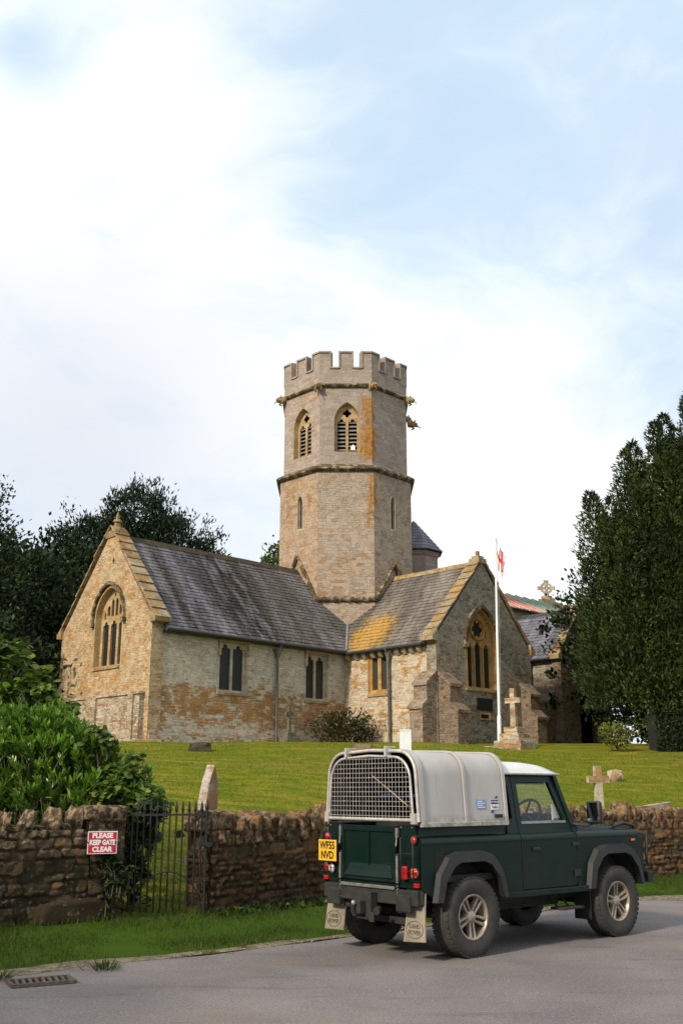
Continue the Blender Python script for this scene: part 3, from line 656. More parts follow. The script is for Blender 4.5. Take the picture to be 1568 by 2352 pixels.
# buttresses
def buttress(fr,u0,u1,prof,mat=None):
    """fr(u,v,w) ; profile of (projection,height) stepping outwards"""
    mb=MB(); 
    pts=[(p,z_) for p,z_ in prof]
    mb.plate(lambda a,b,w:fr(u0+w,b,-a),pts,d=u1-u0)
    for (p,z_),(p2,z2) in zip(prof,prof[1:]):   # weathered caps over each set-off
        if abs(p-p2)>.15 and z2>z_:
            mb.cur=0; mb.hexa([fr(u0-.06,z_-.02,-p-.07),fr(u1+.06,z_-.02,-p-.07),fr(u1+.06,z2-.02,-p2+.0),fr(u0-.06,z2-.02,-p2+.0),fr(u0-.06,z_+.10,-p-.07),fr(u1+.06,z_+.10,-p-.07),fr(u1+.06,z2+.12,-p2),fr(u0-.06,z2+.12,-p2)]); mb.cur=0
    return mb.build('buttress',[mat or M['dark_stone'],M['coping']],church)
PF=[(0,ZB),(.90,ZB),(.90,4.75),(.62,5.05),(.62,5.7),(0,6.2)]
M['butt_lit']=stone('sunlit pink buttress stone',(.33,.26,.195),(.30,.15,.06),(.09,.07,.045),(.3,.25,.19),su=3,sv=6,o_lo=.5,o_hi=.7,d_amt=.7,lichen=.8)  # paler copy of the buttress stone, with sunlight put into the colour
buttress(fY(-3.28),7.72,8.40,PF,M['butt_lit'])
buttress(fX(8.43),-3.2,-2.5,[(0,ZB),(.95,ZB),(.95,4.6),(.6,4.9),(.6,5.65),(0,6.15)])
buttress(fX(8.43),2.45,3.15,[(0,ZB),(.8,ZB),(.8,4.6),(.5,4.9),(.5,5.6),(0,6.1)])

# ------------------------------------------------------------------ tower
def octa(a,z): 
    r=a/math.cos(math.pi/8); return [Vector((r*math.cos(R(22.5+45*k)),r*math.sin(R(22.5+45*k)),z)) for k in range(8)]
# face k lies between vertex k-1 and k, its normal at 45k degrees
def oface(a,k):
    A=R(45*k); n=Vector((math.cos(A),math.sin(A),0)); t=Vector((-math.sin(A),math.cos(A),0))
    return lambda u,v,w:(n*(a-w)+t*u+Vector((0,0,v)))
def octa_loft(name,rings,mat,par=church,caps=True):
    mb=MB(); 
    for (a,z0),(b,z1) in zip(rings,rings[1:]):
        p=octa(a,z0); q=octa(b,z1)
        for k in range(8): mb.add([p[k-1],p[k],q[k],q[k-1]],[(0,1,2,3)])
    return mb.build(name,mat,par)
AL,AU=3.22,3.06; HL=AL*math.tan(math.pi/8); HU=AU*math.tan(math.pi/8)
slit=lambda c:arch(c,13.70,15.05,15.35,.15,6)
for k in range(8):
    hol=[slit(.12)] if k==6 else ([slit(.0)] if k==0 else [])
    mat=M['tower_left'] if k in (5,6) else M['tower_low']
    mb=MB(); mb.plate(oface(AL,k),[(-HL,8.2),(HL,8.2),(HL,16.45),(-HL,16.45)],hol,d=.3); mb.build('tower_wall',mat,church)
    for hh in hol:
        window(oface(AL,k),hh,[arch(.12 if k==6 else 0,13.74,15.03,15.30,.125,6)],M['dress'],depth=.12,thick=.05,name='slit_window')
bell=lambda c:arch(c,17.38,18.95,19.92,.62,10)
for k in range(8):
    hol=[bell(.07)] if k in (7,6,1,3) else []
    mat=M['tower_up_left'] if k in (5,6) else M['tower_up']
    mb=MB(); mb.plate(oface(AU,k),[(-HU,16.45),(HU,16.45),(HU,20.8),(-HU,20.8)],hol,d=.45); mb.build('belfry_wall',mat,church)
    if hol:
        c=.07; fr=oface(AU,k)
        L=[arch(c-.27,17.44,18.86,19.14,.205,8,.32),arch(c+.27,17.44,18.86,19.14,.205,8,.32),foil(c,19.43,.21,4,32,.38,0)]
        mb=MB(); op=[(c+(a-c)*.84,17.44+(b-17.38)*.94) for a,b in bell(c)]
        mb.plate(lambda u,v,w:fr(u,v,w+.26),bell(c),L,d=.1); n=len(op); o_=bell(c)
        mb.add([fr(a,b,-.004) for a,b in o_]+[fr(c+(a-c)*.93,17.4+(b-17.38)*.97,.26) for a,b in o_],[(i,(i+1)%n,(i+1)%n+n,i+n) for i in range(n)])
        w=mb.build('belfry_window',M['goldpale'],church)
        lm=MB()
        for cc in (c-.27,c+.27):
            for i,zz in enumerate(np.arange(17.52,18.95,.2)):
                lm.hexa([fr(cc-.2,zz,.30),fr(cc+.2,zz,.30),fr(cc+.2,zz+.12,.46),fr(cc-.2,zz+.12,.46),fr(cc-.2,zz+.035,.30),fr(cc+.2,zz+.035,.30),fr(cc+.2,zz+.155,.46),fr(cc-.2,zz+.155,.46)])
        lm.build('louvre',M['louvre'],w)
        if k==7:  # square of perforated board where one louvre is missing
            pm=MB(); pm.plate(lambda u,v,w_:fr(u,v,w_+.28),[(.25,17.56),(.46,17.56),(.46,17.74),(.40,17.78),(.36,17.84),(.32,17.78),(.25,17.74)],d=.01); pm.build('pale_patch',M['white'],w)
        vm_=MB(); vm_.plate(lambda u,v,w_:fr(u,v,w_+.6),[(a,b) for a,b in o_],d=.02,edges=False); vm_.build('dark_opening',M['void'],w)
# string courses
octa_loft('string_course',[(AL-.05,16.30),(AL+.10,16.34),(AL+.20,16.42),(AL+.18,16.52),(AU+.10,16.68),(AU-.05,16.78)],M['string'])
octa_loft('string_course',[(AU-.05,20.66),(AU+.10,20.70),(AU+.16,20.78),(AU+.12,20.86),(AU-.05,20.92)],M['string'])
# parapet with merlons
def parapet():
    mb=MB(); ao,ai=AU+.03,AU-.27; z0=20.85
    po,pi_=octa(ao,0),octa(ai,0)
    cuts=[0,.205,.385,.635,.815,1.0]; hi_=[1,0,1,0,1]
    for k in range(8):
        for i in range(5):
            zt=22.56 if hi_[i] else 21.72
            a,b=cuts[i],cuts[i+1]
            O0,O1=po[k-1].lerp(po[k],a),po[k-1].lerp(po[k],b); I0,I1=pi_[k-1].lerp(pi_[k],a),pi_[k-1].lerp(pi_[k],b)
            Z=Vector((0,0,1))
            j=random.uniform(-.03,.03) if hi_[i] else 0
            zt+=j if i==2 else 0
            mb.add([O0+Z*z0,O1+Z*z0,O1+Z*zt,O0+Z*zt],[(0,1,2,3)]); mb.add([I0+Z*z0,I1+Z*z0,I1+Z*zt,I0+Z*zt],[(3,2,1,0)])
            mb.add([O0+Z*zt,O1+Z*zt,I1+Z*zt,I0+Z*zt],[(0,1,2,3)])
            if hi_[i]:
                zl=21.7
                if i!=0: mb.add([O0+Z*zl,O0+Z*zt,I0+Z*zt,I0+Z*zl],[(0,1,2,3)])
                if i!=4: mb.add([O1+Z*zl,I1+Z*zl,I1+Z*zt,O1+Z*zt],[(0,1,2,3)])
    o=mb.build('parapet',M['tower_up'],church)
    cm=MB(); ao+=.06; ai-=.03; po,pi_=octa(ao,0),octa(ai,0)
    for k in range(8):
        for i in range(5):
            zt=(22.56 if hi_[i] else 21.72)+.004; a,b=cuts[i]-(.018 if hi_[i] and i>0 else 0),cuts[i+1]+(.018 if hi_[i] and i<4 else 0)
            if not hi_[i]: a+=.012; b-=.012
            O0,O1=po[k-1].lerp(po[k],a),po[k-1].lerp(po[k],b); I0,I1=pi_[k-1].lerp(pi_[k],a),pi_[k-1].lerp(pi_[k],b); Z=Vector((0,0,1))
            cm.hexa([O0+Z*(zt-.05),O1+Z*(zt-.05),I1+Z*(zt-.05),I0+Z*(zt-.05),O0+Z*(zt+.03),O1+Z*(zt+.03),I1+Z*(zt+.06),I0+Z*(zt+.06)])
            if hi_[i] and i==2:   # moulding returned down the sides of the embrasures
                for (q0,q1) in ((a,a+.03),(b-.03,b)):
                    A0,A1=po[k-1].lerp(po[k],q0),po[k-1].lerp(po[k],q1); B0,B1=pi_[k-1].lerp(pi_[k],q0),pi_[k-1].lerp(pi_[k],q1)
                    cm.hexa([A0+Z*21.7,A1+Z*21.7,B1+Z*21.7,B0+Z*21.7,A0+Z*(zt-.05),A1+Z*(zt-.05),B1+Z*(zt-.05),B0+Z*(zt-.05)])
            if hi_[i] and i in(0,4):
                q0,q1=(b-.03,b) if i==0 else (a,a+.03)
                A0,A1=po[k-1].lerp(po[k],q0),po[k-1].lerp(po[k],q1); B0,B1=pi_[k-1].lerp(pi_[k],q0),pi_[k-1].lerp(pi_[k],q1)
                cm.hexa([A0+Z*21.7,A1+Z*21.7,B1+Z*21.7,B0+Z*21.7,A0+Z*(zt-.05),A1+Z*(zt-.05),B1+Z*(zt-.05),B0+Z*(zt-.05)])
    cm.build('parapet_coping',M['tower_up'],o)
parapet()
mb=MB(); mb.add(octa(AU-.2,20.9),[tuple(range(8))]); mb.build('tower_roof',M['lead'],church)
mb=MB(); p=octa(AL-.25,8.0); mb.add(octa(2.75,9)+octa(2.75,16.9),[(k,(k+1)%8,(k+1)%8+8,k+8) for k in range(8)]); mb.build('tower_core',M['void'],church)
# mossy drip course stepping over the two roof gables and across the corner
mb=MB()
def bar(a,b,w=.16,h=.14):
    a,b=Vector(a),Vector(b); d=(b-a).normalized(); N=max(2,int((b-a).length/.12)); pts=[]
    for i in range(N+1):
        p=a.lerp(b,i/N)+Vector((noise.noise(Vector((i*.7,a.x,1)))*.035,0,noise.noise(Vector((i*.7,a.y,7)))*.045)); pts.append(p)
    mb.tube(pts,[w*.62*(1+.6*noise.noise(Vector((i*.9,a.z,a.x)))) for i in range(N+1)],6)
e=.04; zB=10.12
bar((-HL,-AL-e,zB),(0,-AL-e,12.35)); bar((0,-AL-e,12.35),(HL,-AL-e,zB)); bar((HL,-AL-e,zB),(AL+e,-HL,zB),.2)
bar((AL+e,-HL,zB),(AL+e,0,11.95)); bar((AL+e,0,11.95),(AL+e,HL,zB)); mb.build('drip_course',M['string'],church)
# gargoyles at string level on the tower corners
def gargoyle(ang,z0,length=.75,sc=1.0):
    A=R(ang); n=Vector((math.cos(A),math.sin(A),0)); r=AU/math.cos(math.pi/8)
    mb=MB(); base=n*(r-.1)+Vector((0,0,z0))
    pts=[base,base+n*.2+Vector((0,0,.03)),base+n*.32+Vector((0,0,.0)),base+n*.44+Vector((0,0,-.02)),base+n*.54*length/.75+Vector((0,0,.05))]
    mb.tube(pts,[.17*sc,.20*sc,.13*sc,.16*sc,.09*sc],8)
    t=Vector((-n.y,n.x,0))
    for s in (-1,1):
        mb.tube([base+n*.38+t*s*.1+Vector((0,0,.1)),base+n*.36+t*s*.16+Vector((0,0,.2))],[.05*sc,.015],5)   # ears
        mb.tube([base+n*.2+t*s*.12+Vector((0,0,-.05)),base+n*.34+t*s*.17+Vector((0,0,-.2)),base+n*.2+t*s*.14+Vector((0,0,-.24))],[.07*sc,.05*sc,.04*sc],5) # paws
    mb.tube([base+n*.48+Vector((0,0,-.05)),base+n*.66+Vector((0,0,-.22))],[.028,.028],6)  # lead spout
    return mb.build('gargoyle',M['coping'],church)
for a in (-22.5,-67.5,-112.5,22.5,67.5,157.5): gargoyle(a,20.70,sc=1.0 if a!=-67.5 else .9)
gargoyle(45,19.9,.6)
# stair turret behind the tower
mb=MB(); pc=Vector((1.40,3.60,0))
tp=lambda r,z:[pc+Vector((r*math.cos(R(22.5+45*k)),r*math.sin(R(22.5+45*k)),z)) for k in range(8)]
for (r0,z0),(r1,z1) in zip([(1.25,8),(1.25,13.05),(1.32,13.12),(1.37,13.3),(1.25,13.4)],[(1.25,13.05),(1.32,13.12),(1.37,13.3),(1.25,13.4),(1.1,13.4)]):
    p,q=tp(r0,z0),tp(r1,z1)
    for k in range(8): mb.add([p[k-1],p[k],q[k],q[k-1]],[(0,1,2,3)])
tu=mb.build('stair_turret',M['tower_up'],church)
mb=MB(); rows=9
for i in range(rows):
    r0=1.48*(1-i/rows)+.02; r1=1.48*(1-(i+1.1)/rows)+.02; z0=13.38+1.75*i/rows; z1=13.38+1.75*(i+1.1)/rows
    p,q,pp=tp(r0+.02,z0+.02),tp(max(r1,.01),z1),tp(r0+.02,z0-.03)
    for k in range(8):
        m=max(1,round(4*(1-i/rows)))
        for j in range(m):
            a,b=j/m,(j+1)/m; mb.add([p[k-1].lerp(p[k],a),p[k-1].lerp(p[k],b),q[k-1].lerp(q[k],b),q[k-1].lerp(q[k],a)],[(0,1,2,3)],(random.random(),random.random(),.5))
            mb.add([pp[k-1].lerp(pp[k],a),pp[k-1].lerp(pp[k],b),p[k-1].lerp(p[k],b),p[k-1].lerp(p[k],a)],[(0,1,2,3)],.2)
mb.build('turret_roof',M['slate_pale'],tu)

# ------------------------------------------------------------------ nave and porch beyond the transept
mb=MB(); mb.box(2.9,3.4,3.0,17.6,ZB,11.0); mb.box(-3.4,-2.9,3.0,17.6,ZB,11.0); mb.build('nave_wall',M['wall_south'],church)
mb=MB(); mb.plate(lambda u,v,w:(u,17.6-w+.25,v),[(-3.5,ZB),(3.5,ZB),(3.5,11.1),(0,12.95),(-3.5,11.1)],d=.5); mb.build('nave_gable_wall',M['wall_south'],church)
def sheeting(name,y0,y1,mat,sides=(1,-1)):
    mb=MB()
    for s in sides:
        mb.hexa([(s*3.62,y0,10.94),(s*3.62,y1,10.94),(0,y1,12.72),(0,y0,12.72),(s*3.62,y0,11.0),(s*3.62,y1,11.0),(0,y1,12.80),(0,y0,12.80)] if s<0 else [(0,y0,12.72),(0,y1,12.72),(3.62,y1,10.94),(3.62,y0,10.94),(0,y0,12.80),(0,y1,12.80),(3.62,y1,11.0),(3.62,y0,11.0)])
    o=mb.build(name,mat,church)
    sb=MB()
    for y in np.arange(y0+.05,y1,.85):
        for s in sides: sb.tube([(s*3.63,y,11.03),(0,y,12.83)],.045,4)
    sb.tube([(3.64,y0,11.0),(3.64,y1,11.0)],.05,6)
    sb.build('batten',M['seam'],o); return o
sheeting('red_roof_sheeting',3.0,12.6,M['red_sheet']); sheeting('green_roof_sheeting',12.6,17.3,M['green_sheet'])
mb=MB(); mb.hexa([(-3.7,17.25,11.0),(0,17.25,12.85),(0,17.9,12.85),(-3.7,17.9,11.0),(-3.7,17.25,11.2),(0,17.25,13.05),(0,17.9,13.05),(-3.7,17.9,11.2)]); 
for i in range(9): 
    t0,t1=i/9,(i+1.1)/9; f=lambda t,o:(3.7*(1-t),o,11.0+1.85*t)
    a,b=f(t0,17.2),f(min(1,t1),17.2); mb.hexa([a,b,(b[0],17.9,b[2]),(a[0],17.9,a[2]),(a[0],17.2,a[2]+.26),(b[0],17.2,b[2]+.2),(b[0],17.9,b[2]+.2),(a[0],17.9,a[2]+.26)])
mb.build('coping',M['coping'],church)
# wheel-head cross on the nave gable
mb=MB(); cy,cz=17.6,13.72
fr=lambda u,v,w:(u*.72,cy+u*.72+w*.7-.05,v)   # turned a little
mb.box(-.42,.42,cy-.3,cy+.3,12.85,13.05); mb.box(-.25,.25,cy-.22,cy+.22,13.05,13.22)
for t in range(4):
    A=R(90*t); pts=[]
    for du,dv in [(-.06,.05),(.06,.05),(.13,.5),(-.13,.5)]:
        pts.append((du*math.cos(A)-dv*math.sin(A),cz+du*math.sin(A)+dv*math.cos(A)))
    mb.plate(fr,pts,d=.14)
cir=lambda r,n=24:[(r*math.cos(2*math.pi*i/n),cz+r*math.sin(2*math.pi*i/n)) for i in range(n)]
mb.plate(lambda u,v,w:fr(u,v,w+.02),cir(.36),[cir(.25)],d=.1); mb.plate(fr,[(-.07,13.2),(.07,13.2),(.06,13.4),(-.06,13.4)],d=.14)
mb.build('wheel_cross',M['dress'],church)
M['bark_d']=pbr('dark oak',(.05,.03,.015),.7)
# porch
PX=7.6
mb=MB(); mb.plate(fY(7.0),[(3.4,ZB),(PX-.45,ZB),(PX-.45,7.95),(3.4,7.95)],d=.45); mb.box(3.4,PX-.46,10.95,11.4,ZB,7.95); mb.build('porch_wall',M['wall_south'],church)
door=arch(9.35,3.2,5.6,6.6,.85,8)
mb=MB(); mb.plate(fX(PX),[(7.0,ZB),(11.4,ZB),(11.4,7.95),(9.2,10.55),(7.0,7.95)],[door],d=.45); mb.build('porch_gable_wall',M['dark_stone'],church)
mb=MB(); mb.plate(lambda u,v,w:fX(PX)(u,v,w+.9),rect(7.5,10.9,3.2,6.8),d=.05); mb.build('porch_interior',M['void'],church)
mb=MB(); mb.plate(lambda u,v,w:fX(PX)(u,v,w+.42),[(8.3,3.4),(8.45,3.4),(8.45,5.7),(8.3,5.7)],d=.06); mb.build('door_leaf',M['bark_d'],church)
mb=MB(); mb.plate(lambda u,v,w:fX(PX)(u,v,w+.05),[(10.35,3.4),(10.9,3.4),(10.9,5.0),(10.35,5.0)],d=.06); mb.build('notice_board',pbr('orange brown oak',(.30,.11,.03),.6,var=.3),church)
slates('roof',(3.4,6.75,7.82),(PX-.4,6.75,7.82),(PX-.4,9.2,10.42),(3.4,9.2,10.42),15,M['slate_pale'],.36)
slates('roof',(PX-.4,11.65,7.82),(3.4,11.65,7.82),(3.4,9.2,10.42),(PX-.4,9.2,10.42),15,M['slate_pale'],.36)
ridge([(3.3,9.2,10.45),(PX-.4,9.2,10.45)],M['gutter'])
coping(fX(PX),[(6.85,7.95,9.2,10.7),(11.55,7.95,9.2,10.7)],-.06,.5,M['coping'],n=7)
mb=MB(); mb.tube([(3.5,6.72,7.78),(PX-.45,6.72,7.78)],.07,8); mb.build('gutter',M['gutter'],church)
downpipe(5.95,7.0,0,-1,7.8,3.4,.16)
buttress(fY(7.0),PX-1.1,PX-.45,[(0,ZB),(.8,ZB),(.8,4.6),(.45,4.9),(.45,5.7),(0,6.1)])

# ------------------------------------------------------------------ roadside rubble walls
def rubblemat():
    m,g,b=newmat('lichened field stone'); r=g.attr(); p=g.ob(); P=g.pos()
    c=g.mix(r[0],(.032,.022,.011),(.082,.057,.030))
    c=g.mix(g.ss(r[2],.8,.95),c,(.19,.11,.04))
    n=g.noise(P,7,6,.7); n2=g.noise(P,26,5,.75); n3=g.noise(P,2.2,4,.6)
    c=g.mix(g.m('MULTIPLY',g.ss(n,.5,.64),.6),c,(.045,.038,.020))
    c=g.mix(g.m('MULTIPLY',g.ss(g.m('ADD',g.m('MULTIPLY',n2,.7),g.m('MULTIPLY',n,.3)),.55,.64),.8),c,(.30,.25,.175))  # pale flecks: lichen, plus painted highlights on the stone faces
    s=g.sep(P)
    tc=g.m('MULTIPLY',g.ss(s[2],.7,1.25),g.ss(g.noise(P,11,5,.7),.45,.6))
    c=g.mix(g.m('MULTIPLY',tc,.7),c,(.36,.25,.15))  # upper part of the wall painted paler, as lit tops
    c=g.mix(g.m('MULTIPLY',g.ss(s[0],-1.8,-1.2),g.m('MULTIPLY',g.ss(g.noise(P,9,5,.7),.48,.6),.7)),c,(.20,.085,.025))
    c=g.mix(g.m('MULTIPLY',g.ss(n3,.55,.7),.5),c,(.055,.055,.020))
    c=g.mix(g.m('MULTIPLY',g.m('SUBTRACT',1.0,r[1]),.8),c,(.040,.032,.020))
    g.put(b.inputs['Base Color'],c); b.inputs['Roughness'].default_value=.93; b.inputs['Specular IOR Level'].default_value=.2
    g.put(b.inputs['Normal'],g.bump(g.m('ADD',n2,g.m('MULTIPLY',n,.8)),.9,.02)); return m
M['rubble']=rubblemat()
def rubble_face(name, pts, ztop, seed, parent, zb=-.15, step=.016, hmin=.05,hmax=.17, vertical_top=0, wmax=.36):
    """pts polyline in plan (left to right as seen from the road); front faces the road"""
    rs=np.random.default_rng(seed)
    P=np.array(pts,float); seg=np.linalg.norm(np.diff(P,axis=0),axis=1); cum=np.concatenate([[0],np.cumsum(seg)]); L=cum[-1]
    U=np.arange(0,L+step,step); U[-1]=L; Z=np.arange(zb,ztop+step*.5,step)
    uu,zz=np.meshgrid(U,Z)
    wz=zz+.015*np.sin(uu*1.7+seed)+.006*np.sin(uu*7.7+zz*5)+.010*np.sin(uu*31+seed+zz*40)*np.sin(zz*23+uu*11)
    wu=uu+.02*np.sin(zz*11+seed)+.012*np.sin(zz*37+uu*13)
    H=np.zeros_like(uu); C=np.zeros(uu.shape+(3,)); C[...,0]=.3
    z=zb-.05
    while z<ztop+.1:
        h=rs.uniform(hmin,hmax) if z<ztop-vertical_top else vertical_top+.1
        u=-rs.uniform(0,.3)
        while u<L+.1:
            w=rs.uniform(.10,wmax)*(1 if h>.09 else .8)
            if z>=ztop-vertical_top: w=rs.uniform(.05,.13)
            split = (h>.13 and rs.random()<.35)
            for (za,zb_) in ([(z,z+h*.5),(z+h*.5,z+h)] if split else [(z,z+h)]):
                msk=(wu>=u)&(wu<u+w)&(wz>=za)&(wz<zb_)
                if msk.any():
                    a=wu[msk]-u; b=wz[msk]-za; hh=zb_-za
                    de=np.minimum(np.minimum(a,w-a),np.minimum(b,hh-b))
                    # round the corners
                    ca=np.minimum(a,w-a); cb=np.minimum(b,hh-b); rr=.035
                    m2=(ca<rr)&(cb<rr); de=np.where(m2, rr-np.sqrt((rr-ca)**2+(rr-cb)**2), de); de=np.maximum(de,0)
                    k=np.clip((de-.003)/.011,0,1); k=k*k*(3-2*k)
                    ta,tb=rs.normal(0,.16,2); base=rs.uniform(.008,.05)
                    H[msk]=k*(base+ta*(a-w/2)*.5+tb*(b-hh/2))
                    C[msk,0]=rs.random(); C[msk,1]=np.clip((de)/.018,0,1); C[msk,2]=rs.random()
            u+=w
        z+=h
    # roughness of each face
    fl=uu.ravel(); 
    nz=np.array([noise.fractal(Vector((a*9,b*9,seed)),1.0,2.2,3) for a,b in zip(uu.ravel(),zz.ravel())]).reshape(uu.shape)
    H+=nz*.020
    X=np.interp(U,cum,P[:,0]); Y=np.interp(U,cum,P[:,1])
    # smoothed normals
    dx=np.gradient(np.convolve(np.pad(X,12,mode='reflect',reflect_type='odd'),np.ones(25)/25,'valid')); dy=np.gradient(np.convolve(np.pad(Y,12,mode='reflect',reflect_type='odd'),np.ones(25)/25,'valid'))
    ln=np.hypot(dx,dy); nx_,ny_=dy/ln,-dx/ln
    V=np.stack([X[None,:]+nx_[None,:]*H, Y[None,:]+ny_[None,:]*H, zz],-1).reshape(-1,3)
    r,c=uu.shape; ix=np.arange(r*c).reshape(r,c)
    F=np.stack([ix[:-1,:-1],ix[:-1,1:],ix[1:,1:],ix[1:,:-1]],-1).reshape(-1,4)
    return np_mesh(name,V,F,C.reshape(-1,3),M['rubble'],parent,smooth=True)
def rock_mb(mb,c,size,rot=0,tilt=(0,0),seed=0,sub=3,boxy=.55,rough=.16,taper=0,col=None):
    bm=bmesh.new(); bmesh.ops.create_icosphere(bm,subdivisions=sub,radius=1)
    Mx=Matrix.Translation(c)@Matrix.Rotation(rot,4,'Z')@Matrix.Rotation(tilt[0],4,'X')@Matrix.Rotation(tilt[1],4,'Y')
    vs=[]
    for v in bm.verts:
        p=v.co.copy(); q=Vector([math.copysign(abs(t)**boxy,t) for t in p])
        k=1+rough*noise.noise(p*1.6+Vector((seed*3.1,seed,0)))*1.6+rough*.6*noise.noise(p*4+Vector((seed,9,seed)))
        tp=1-taper*(q.z*.5+.5)
        vs.append(Mx@Vector((q.x*size[0]*k*tp,q.y*size[1]*k*tp,q.z*size[2]*k)))
    fs=[[v.index for v in f.verts] for f in bm.faces]; bm.free()
    rr=random.Random(seed); cc=(rr.random(),1.0,rr.random()) if col is None else col
    mb.add(vs,fs,cc,True)
def wall_body(mb,pts,ztop,th=.42,inset=.012,zb=-.2):
    P=[Vector((a,b,0)) for a,b in pts]; ns=[]
    for i in range(len(P)):
        d=(P[min(i+1,len(P)-1)]-P[max(i-1,0)]).normalized(); ns.append(Vector((d.y,-d.x,0)))
    for i in range(len(P)-1):
        a,b=P[i]-ns[i]*inset,P[i+1]-ns[i+1]*inset; c,d=P[i+1]-ns[i+1]*th,P[i]-ns[i]*th
        z0,z1=Vector((0,0,zb)),Vector((0,0,ztop))
        mb.hexa([a+z0,b+z0,c+z0,d+z0,a+z1,b+z1,c+z1,d+z1],(.4,1,.3))
LW=[(-8.6,7.3),(-3.54,11.62),(-2.92,12.18)]
lw=empty('stone_wall',(0,0,0),label='low rubble stone wall with upright jagged coping stones left of the iron gate',cat='stone wall')
rubble_face('wall_face',[(-5.6,9.86),(-3.54,11.62),(-2.86,12.2)],1.14,3,lw)
mb=MB(); wall_body(mb,LW,1.12); mb.build('wall_core',M['rubble'],lw)
# gate pier at the end of the left wall
mb=MB(); pd=Vector((.66,.60,0)).normalized(); pn=Vector((pd.y,-pd.x,0))
p0=Vector((-2.86,12.19,0))
rubble_face('pier_face',[tuple((p0+pn*.02)[:2]),tuple((p0+pd*.44+pn*.02)[:2])],1.26,11,lw,hmin=.12,hmax=.25,wmax=.5)
rubble_face('pier_face',[tuple((p0+pd*.44+pn*.02)[:2]),tuple((p0+pd*.44-pn*.42)[:2])],1.26,12,lw,hmin=.12,hmax=.25)
a=p0; b=p0+pd*.43
mb.hexa([a,b,b-pn*.42,a-pn*.42]+[q+Vector((0,0,1.25)) for q in (a,b,b-pn*.42,a-pn*.42)],(.5,1,.2)); mb.build('wall_core',M['rubble'],lw)
mb=MB(); c=p0+pd*.22-pn*.19; rock_mb(mb,(c.x,c.y,1.31),(.27,.24,.085),math.atan2(pd.y,pd.x),seed=21,boxy=.35,rough=.1); mb.build('cap_stone',M['rubble'],lw)
# big footing block and cock-and-hen coping stones
mb=MB(); rock_mb(mb,(-3.0,12.05,.24),(.42,.10,.16),math.atan2(.6,.66),seed=5,boxy=.3,rough=.13,col=(.1,1.0,.2)); mb.build('footing_block',M['rubble'],lw)
rr=random.Random(5)
i=0; d=.0
total=(Vector((-3.54,11.62))-Vector((-5.6,9.86))).length+ (Vector((-2.92,12.18))-Vector((-3.54,11.62))).length
while d<total-.04:
    s=d; A=Vector((-5.6,9.86)); B=Vector((-3.54,11.62)); Cc=Vector((-2.92,12.18)); l1=(B-A).length
    p=A.lerp(B,s/l1) if s<l1 else B.lerp(Cc,(s-l1)/((Cc-B).length))
    ang=math.atan2(.86,1.0)
    tall=(i%2==0)
    mb=MB(); hh=rr.uniform(.12,.165) if tall else rr.uniform(.03,.05)
    rock_mb(mb,(p.x-.1,p.y+.12,1.12+hh*.75),(rr.uniform(.045,.062) if tall else .055,.17,hh),ang,(0,rr.uniform(.15,.5) if tall else rr.uniform(-.1,.2)),seed=i+40,boxy=.6,rough=.28,taper=.15)
    mb.build('coping_stone',M['rubble'],lw)
    d+=.145; i+=1
# right wall, curving away behind the vehicle
rw=empty('stone_wall',(0,0,0),label='long mossy rubble stone wall right of the gate running behind the green vehicle',cat='stone wall')
RW=[(-1.58,12.98),(-1.1,13.5),(-.4,14.35),(.6,15.2),(2,16.25),(5.15,18.35),(9,20.4),(14,22.6)]
rubble_face('wall_face',RW[:3]+RW[3:7],1.10,8,rw,step=.024,vertical_top=.2)
mb=MB(); wall_body(mb,RW,1.06); mb.build('wall_core',M['rubble'],rw)
e0=Vector((-1.58,12.98,0)); rubble_face('wall_end',[(-1.86,13.26),(-1.58,12.98)],1.1,15,rw)
mb=MB(); rock_mb(mb,(-1.62,13.22,1.2),(.30,.17,.13),math.atan2(.52,.48),seed=71,boxy=.35,rough=.12); mb.build('cap_stone',M['rubble'],rw)
P=[Vector(q) for q in RW]; d=.52; i=0; Ls=[(b-a).length for a,b in zip(P,P[1:])]
while d<sum(Ls)-2:
    s=d; k=0
    while s>Ls[k]: s-=Ls[k]; k+=1
    dv=(P[k+1]-P[k]).normalized(); p=P[k]+dv*s; nn=Vector((dv.y,-dv.x)); w=rr.uniform(.05,.11) if d<9 else rr.uniform(.09,.2)
    hh=rr.uniform(.09,.15)*(1.35 if i%7==5 else 1)
    mb=MB(); q=p-nn*.17; rock_mb(mb,(q.x,q.y,1.06+hh*.75),(w,.19,hh),math.atan2(dv.y,dv.x),(rr.uniform(-.1,.1),rr.uniform(-.12,.2)),seed=i+140,boxy=.5,rough=.25,sub=2 if d>8 else 3)
    mb.build('coping_stone',M['rubble'],rw); d+=w*1.75; i+=1
for o in list(rw.children)+list(lw.children):
    pass

# ------------------------------------------------------------------ iron gate
M['iron']=pbr('black wrought iron',(.012,.012,.011),.5,var=.3,vscale=20)
gx0,gy0,gx1,gy1=-2.46,12.74,-1.66,12.92
ga=math.atan2(gy1-gy0,gx1-gx0); gw=math.hypot(gx1-gx0,gy1-gy0)
gate=empty('iron_gate',(gx0,gy0,.12),ga,label='narrow black wrought iron gate with spear topped bars and hoop',cat='gate')
nb=11
for i in range(nb):
    x=.03+i*(gw-.06)/(nb-1); mb=MB()
    mb.tube([(x,0,.02 if i not in(0,) else 0),(x,0,1.20)],.0105,6)
    mb.lathe([(.0085,1.19),(.021,1.225),(.017,1.25),(.004,1.33),(0,1.335)],6,org=(x,0,0),smooth=False)
    mb.build('bar',M['iron'],gate)
for z0,z1 in ((1.155,1.18),(.03,.06)):
    mb=MB(); mb.box(-.03,gw+.03,-.008,.008,z0,z1); mb.build('rail',M['iron'],gate)
